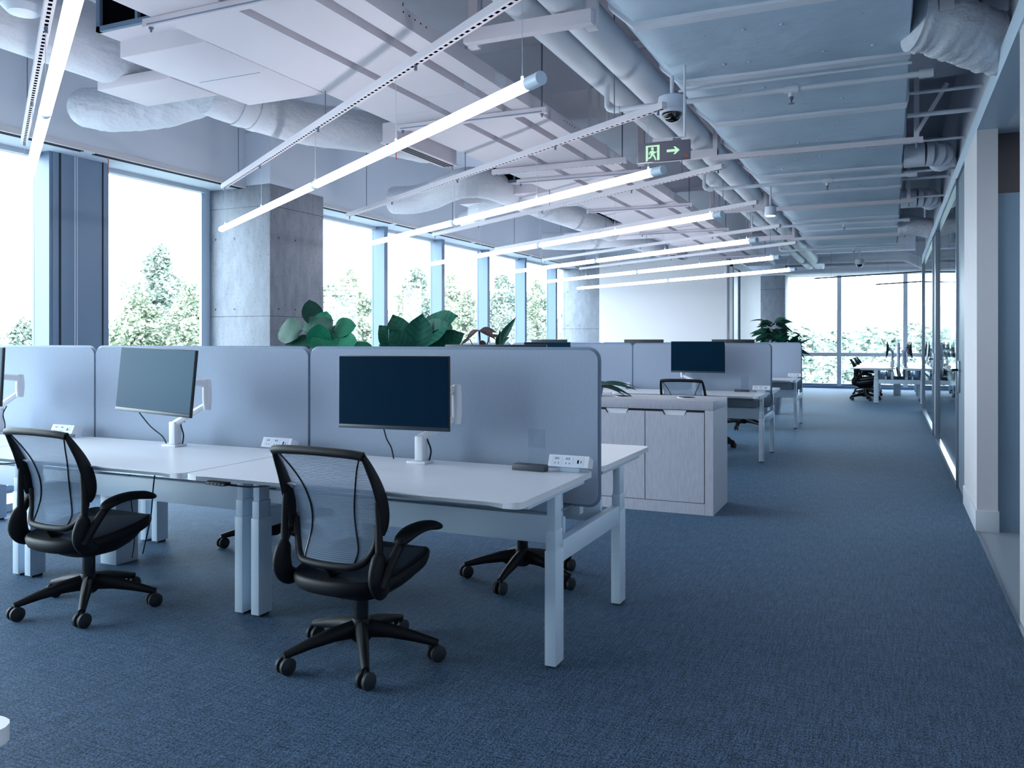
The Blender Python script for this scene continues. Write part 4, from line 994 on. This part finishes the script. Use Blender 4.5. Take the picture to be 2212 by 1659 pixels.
# leaves: each large leaf its own part
def leaf_mesh(name, L, W, m, kind='oval', curl=.25, fold=.12, wave=0.0, nu=6, nv=8):
    def fn(u, v):
        s_ = -1 + 2*u
        if kind == 'oval': w = math.sin(math.pi*min(1, max(0, v))**.85)**.6
        elif kind == 'fiddle': w = math.sin(math.pi*v**1.25)**.7
        else: w = math.sin(math.pi*v**.8)**1.0
        w = max(w, .02)*W/2
        x = s_*w; y = L*v
        z = -curl*L*v*v + fold*abs(x) + wave*W*math.sin(v*11+s_*2)*abs(s_)
        return (x, y, z)
    mb = MB(); mb.grid(fn, nu, nv)
    me = mb.mesh(name, m, ang=80); return me
def put_leaf(me, parent, pos, d, roll=0.0, s_=1.0, stem_from=None, sm='stem', face=0.0):
    o = bpy.data.objects.new('leaf', me); COL.objects.link(o); o.parent = parent
    d = Vector(d).normalized(); z = Vector((0,0,1)); x = d.cross(z)
    if x.length < 1e-3: x = Vector((1,0,0))
    x.normalize(); z = x.cross(d).normalized()
    if face:
        c = Vector((.55,-.83,.25)); c = (c - d*c.dot(d)).normalized(); z = (z*(1-face) + c*face); z = (z - d*z.dot(d)).normalized(); x = d.cross(z).normalized()
    M = Matrix((x, d, z)).transposed().to_4x4() @ Matrix.Rotation(roll, 4, 'Y')
    o.matrix_basis = Matrix.Translation(Vector(pos)-wloc(parent)) @ M @ Matrix.Scale(s_, 4)
    if stem_from is not None:
        a = Vector(stem_from); b_ = Vector(pos); mid = (a+b_)/2 + Vector((0,0,.05))
        MB().tube(smooth_path([a,mid,b_],4), .0045, 6).build('stem', sm, parent, world=True)
    return o
def pot(parent, x, y, z, r, h, m='pot'):
    p_ = MB().lathe([(r*.72,z),(r*.78,z+.004),(r,z+h),(r*.9,z+h),(r*.88,z+h-.02)], (x,y,0), 20).build('pot', m, parent, world=True)
    MB().lathe([(r*.9,z+h-.03),(r*.9,z+h-.024)], (x,y,0), 20).build('soil', 'soil', parent, world=True)
# round leaved plant before the concrete column
t = thing('round_leaf_plant', 'round leaved green plant in a pot before the bare concrete column', 'plant', (-4.92,6.62,.86))
pot(t, -4.92, 6.62, .86, .13, .2)
me = leaf_mesh('round_leaf', .24, .22, 'leaf_round', 'oval', .14, .1, .02); me2 = leaf_mesh('round_leaf_shade', .25, .21, 'leaf_dark', 'oval', .2, .1, .025)  # brighter and darker leaf copies; the backlight is put into their greens
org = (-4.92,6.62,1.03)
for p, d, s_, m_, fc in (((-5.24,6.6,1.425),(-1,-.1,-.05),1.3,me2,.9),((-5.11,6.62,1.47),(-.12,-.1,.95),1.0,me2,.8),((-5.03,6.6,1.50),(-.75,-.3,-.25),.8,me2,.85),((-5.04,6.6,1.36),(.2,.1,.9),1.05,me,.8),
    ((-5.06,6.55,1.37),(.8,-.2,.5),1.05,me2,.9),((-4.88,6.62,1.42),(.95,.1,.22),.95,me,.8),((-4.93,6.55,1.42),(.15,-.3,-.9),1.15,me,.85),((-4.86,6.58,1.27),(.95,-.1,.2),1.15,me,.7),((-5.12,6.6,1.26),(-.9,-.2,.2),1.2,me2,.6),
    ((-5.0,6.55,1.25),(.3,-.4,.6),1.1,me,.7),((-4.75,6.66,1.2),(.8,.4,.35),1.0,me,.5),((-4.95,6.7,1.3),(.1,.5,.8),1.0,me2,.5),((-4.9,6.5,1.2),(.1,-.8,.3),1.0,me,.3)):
    put_leaf(m_, t, p, d, 0, s_, org, face=fc)
t = thing('broad_leaf_plant', 'lush broad leaved green plant rising behind the aisle end screen', 'plant', (-3.93,6.62,.86))
pot(t, -3.93, 6.62, .86, .14, .2)
me = leaf_mesh('fiddle_leaf', .40, .24, 'leaf_fiddle', 'fiddle', .25, .3, .06); org = (-3.93,6.62,1.0)
for p, d, s_, fc in (((-3.93,6.6,1.36),(.85,-.1,.55),1.05,.55),((-3.95,6.55,1.22),(.75,-.3,.6),1.15,.6),((-4.06,6.6,1.25),(.0,-.2,1),.75,.5),((-4.0,6.62,1.38),(.85,-.2,.12),.8,.5),((-4.05,6.6,1.16),(-.8,-.2,.55),.75,.5),
    ((-3.98,6.5,1.12),(-.1,-.3,.95),1.1,.9),((-3.92,6.5,1.10),(.35,-.3,.9),1.15,.9),((-4.02,6.52,1.12),(-.35,-.35,.85),1.0,.8),((-3.9,6.7,1.2),(.3,.5,.9),1.0,.6),((-4.12,6.6,1.14),(-.85,-.1,.5),.55,.3),((-3.84,6.6,1.16),(.8,.0,.6),1.0,.7),((-3.95,6.48,1.05),(.1,-.6,.7),1.1,.7)):
    put_leaf(me, t, p, d, 0, s_, org, face=fc)
me = leaf_mesh('spear_leaf', .19, .085, 'leaf_red', 'spear', .3, .4); me2 = leaf_mesh('tall_spear', .27, .065, 'leaf_dark', 'spear', .02, .5)
t = thing('red_leaf_plant', 'small plant with drooping dark red leaves on thin stalks', 'plant', (-3.3,6.62,.86)); pot(t, -3.3, 6.62, .86, .08, .15)
for p, d, s_ in (((-3.30,6.6,1.41),(.75,-.3,-.15),1.0),((-3.30,6.6,1.41),(.9,.1,.05),.8),((-3.31,6.6,1.41),(-.8,-.2,-.45),.9),((-3.28,6.6,1.32),(.4,-.4,-.5),.6),((-3.40,6.6,1.33),(-.6,-.4,-.3),.5),((-3.2,6.6,1.36),(.9,-.2,.0),.5),((-3.3,6.64,1.30),(-.2,.6,-.3),.6)):
    put_leaf(me, t, p, d, 0, s_, (-3.3,6.62,1.0), face=.5)
t = thing('spear_leaf_plant', 'small plant with upright dark spear shaped leaves', 'plant', (-3.08,6.62,.86)); pot(t, -3.08, 6.62, .86, .08, .15)
for p, d, s_ in (((-3.12,6.6,1.27),(.55,-.1,.75),1.15),((-3.12,6.6,1.26),(.2,-.2,.9),.6),((-3.1,6.6,1.27),(.5,-.3,.35),.6),((-3.14,6.62,1.25),(-.1,.2,.9),.5)):
    put_leaf(me2, t, p, d, 0, s_, (-3.08,6.62,1.0), face=.7)
me = leaf_mesh('palm_leaf', .28, .055, 'leaf_dark', 'spear', .7, .3)
t = thing('arching_leaf_plant', 'arching narrow leaved plant in a pale pot on the cabinet top', 'plant', (-2.23,6.6,.86)); pot(t, -2.23, 6.6, .86, .07, .075)
for k in range(16):
    a = k*2.4; el = .25 + .6*((k*37) % 10)/10
    put_leaf(me, t, (-2.23+.015*math.cos(a),6.6+.015*math.sin(a),.93), (math.cos(a),math.sin(a),el), 0, .75+.45*((k*53) % 7)/7, face=.35)
me = leaf_mesh('rubber_leaf', .32, .15, 'leaf_dark', 'spear', .45, .2)
t = thing('tall_leafy_plant', 'tall bushy dark green plant standing behind the third bench', 'plant', (-1.95,15.6,0)); pot(t, -1.95, 15.6, 0, .2, .4)
MB().tube(smooth_path([(-1.95,15.6,.35),(-1.97,15.6,.9),(-1.92,15.6,1.5)],4), .014, 8).build('trunk', 'stem', t, world=True)
rnd = random.Random(3)
for k in range(90):
    cx, cz, rr = ((-1.92,1.5,.24) if k % 3 else (-1.66,1.32,.2))
    a = rnd.uniform(0,6.28); e_ = rnd.uniform(-.3,1.2)
    d = (math.cos(a), math.sin(a), e_*.6)
    put_leaf(me, t, (cx+rr*.45*d[0]*rnd.random(), 15.6+rr*.45*d[1], cz+rnd.uniform(-.25,.16)), (d[0],d[1],d[2]-.1), rnd.uniform(-.4,.4), rnd.uniform(.6,1.0), face=.4)
me = leaf_mesh('paddle_leaf', .42, .22, 'leaf_fiddle', 'oval', .3, .15)
for p, d in (((-1.62,15.5,1.2),(.35,-.4,.8)),((-1.55,15.6,1.15),(.6,.1,.75)),((-1.7,15.5,1.15),(-.2,-.4,.7))): put_leaf(me, t, p, d, .2, .8, (-1.9,15.6,.8))
# ------------------------------------------------------------------ outside: garden trees and far ground below the upper floor
GZ = -6.0
g = MB(); g.add([(-140,-80,GZ),(120,-80,GZ),(120,200,GZ),(-140,200,GZ)], [(0,1,2,3)])
tag(g.build('ground_outside', 'paving_far', smooth=False), 'pale grey paved ground far below the windows', 'ground', kind=ST)
def crown_mesh(seed, n, m, leaf, blobs):
    rnd = random.Random(seed); mb = MB()
    cs = []
    for k in range(blobs):
        h = rnd.random()**.8; a = rnd.uniform(0,6.283); r = 1.25*(1-h)**.6*rnd.uniform(.2,1.0)
        cs.append((r*math.cos(a)*1.0, r*math.sin(a)*1.0, h*2.6-.6, rnd.uniform(.2,.42)*(1.1-.55*h)))
    cs.append((0,0,2.1,.16)); cs.append((.05,0,1.8,.22))
    for i in range(n):
        cx, cy, cz, cr = cs[rnd.randrange(len(cs))]
        d = Vector((rnd.gauss(0,1),rnd.gauss(0,1),rnd.gauss(0,1))).normalized()*cr*rnd.random()**.45
        p = Vector((cx,cy,cz))+d
        L = leaf*rnd.uniform(.6,1.3); q = Euler((rnd.uniform(-1,1),rnd.uniform(-1,1),rnd.uniform(0,6.28))).to_matrix()
        a, b_, c, e_ = [p + q @ Vector(v)*L for v in ((0,-.5,0),(.34,0,.06),(0,.5,0),(-.34,0,.06))]
        mb.add([a,b_,c,e_], [(0,1,2,3)])
    return mb.mesh('tree_crown', m, smooth=False)
CR = [crown_mesh(11,15000,'tree_leaf_a',.08,60), crown_mesh(23,15000,'tree_leaf_b',.08,66), crown_mesh(31,15000,'tree_leaf_hazed',.10,70), crown_mesh(37,15000,'tree_leaf_hazed',.10,70)]
TR = MB().tube(smooth_path([(0,0,-4.5),(.05,0,-2.5),(-.03,.03,-1),(0,0,.6),(.02,0,1.8)],3), [.10,.1,.1,.095,.09,.085,.08,.07,.06,.05,.04,.03,.02], 8).mesh('trunk', 'tree_trunk')
def tree(x, y, ztop, s_, v, rz, label, grp='trees outside the side windows'):
    t = thing('garden_tree', label, 'tree', (x,y,ztop-2.15*s_), rz, grp); t.scale = (s_,s_,s_)
    c = bpy.data.objects.new('crown', CR[v]); COL.objects.link(c); c.parent = t; c['kind'] = 'stuff'
    k = bpy.data.objects.new('trunk', TR); COL.objects.link(k); k.parent = t
    return t
# x, y, top height, size, crown kind, label
side = [(-19.00,17.58,3.90,1.7,0,'pale green tree with a pointed top between the grey pier and the concrete column'),
    (-17.00,15.08,2.41,1.5,1,'low bushy tree before the pointed one beside the grey pier'),
    (-16.00,15.75,2.65,1.5,1,'rounded tree close to the concrete column, seen in the second window'),
    (-18.00,12.75,1.69,1.3,0,'small far tree at the left edge window'),
    (-20.00,12.88,2.15,2.0,1,'tree just outside the left edge window'),
    (-17.00,23.95,3.64,1.7,1,'full tree directly past the concrete column'),
    (-19.00,25.60,3.31,1.8,0,'tree half hidden by the concrete column'),
    (-17.00,27.08,2.99,1.5,1,'low tree behind the broad leaved plant'),
    (-21.00,35.13,4.70,2.2,0,'darker tree standing behind the third mullion'),
    (-19.00,34.98,4.29,1.9,1,'tree in the fourth slim window'),
    (-21.00,44.98,5.31,2.2,0,'tree in the fifth slim window'),
    (-16.00,30.86,3.34,1.5,1,'low tree between two slim windows'),
    (-22.00,52.74,5.28,2.2,1,'last tree seen through the slim side windows'),
    (-24.00,64.44,4.93,2.2,0,'tree beyond the second concrete column'),
    (-18.00,20.57,3.28,1.8,1,'tree behind the concrete column')]
for i, (x, y, z, s_, k, lb) in enumerate(side): tree(x, y, z, s_, k, i*1.7, lb)
far = [(-5.89,46.00,2.18,4.2,0,'first tree of the far row beyond the end windows, counted from the column'),
    (-5.75,53.00,2.13,4.5,1,'second tree of the far row beyond the end windows, counted from the column'),
    (-4.29,48.00,1.80,4.8,2,'third tree of the far row beyond the end windows, counted from the column'),
    (-3.89,55.00,1.52,4.2,3,'fourth tree of the far row beyond the end windows, counted from the column'),
    (-2.61,50.00,1.66,4.5,4,'fifth tree of the far row beyond the end windows, counted from the column'),
    (-1.94,57.00,1.47,4.8,5,'sixth tree of the far row beyond the end windows, counted from the column'),
    (-0.84,52.00,1.82,4.2,6,'seventh tree of the far row beyond the end windows, counted from the column'),
    (0.07,47.00,1.63,4.5,7,'eighth tree of the far row beyond the end windows, counted from the column'),
    (1.01,54.00,2.05,4.8,8,'ninth tree of the far row beyond the end windows, counted from the column'),
    (1.75,49.00,1.83,4.2,9,'tenth tree of the far row beyond the end windows, counted from the column'),
    (2.94,56.00,2.18,4.5,10,'eleventh tree of the far row beyond the end windows, counted from the column'),
    (-4.28,38.00,0.51,3.0,0,'first shrubby tree of the low row under the end windows, counted from the column'),
    (-3.65,43.00,0.58,3.0,1,'second shrubby tree of the low row under the end windows, counted from the column'),
    (-2.38,41.00,0.36,3.0,2,'third shrubby tree of the low row under the end windows, counted from the column'),
    (-1.24,39.00,0.58,3.0,3,'fourth shrubby tree of the low row under the end windows, counted from the column'),
    (-0.26,44.00,0.36,3.0,4,'fifth shrubby tree of the low row under the end windows, counted from the column'),
    (0.80,42.00,0.58,3.0,5,'sixth shrubby tree of the low row under the end windows, counted from the column'),
    (1.75,40.00,0.51,3.0,6,'seventh shrubby tree of the low row under the end windows, counted from the column')]
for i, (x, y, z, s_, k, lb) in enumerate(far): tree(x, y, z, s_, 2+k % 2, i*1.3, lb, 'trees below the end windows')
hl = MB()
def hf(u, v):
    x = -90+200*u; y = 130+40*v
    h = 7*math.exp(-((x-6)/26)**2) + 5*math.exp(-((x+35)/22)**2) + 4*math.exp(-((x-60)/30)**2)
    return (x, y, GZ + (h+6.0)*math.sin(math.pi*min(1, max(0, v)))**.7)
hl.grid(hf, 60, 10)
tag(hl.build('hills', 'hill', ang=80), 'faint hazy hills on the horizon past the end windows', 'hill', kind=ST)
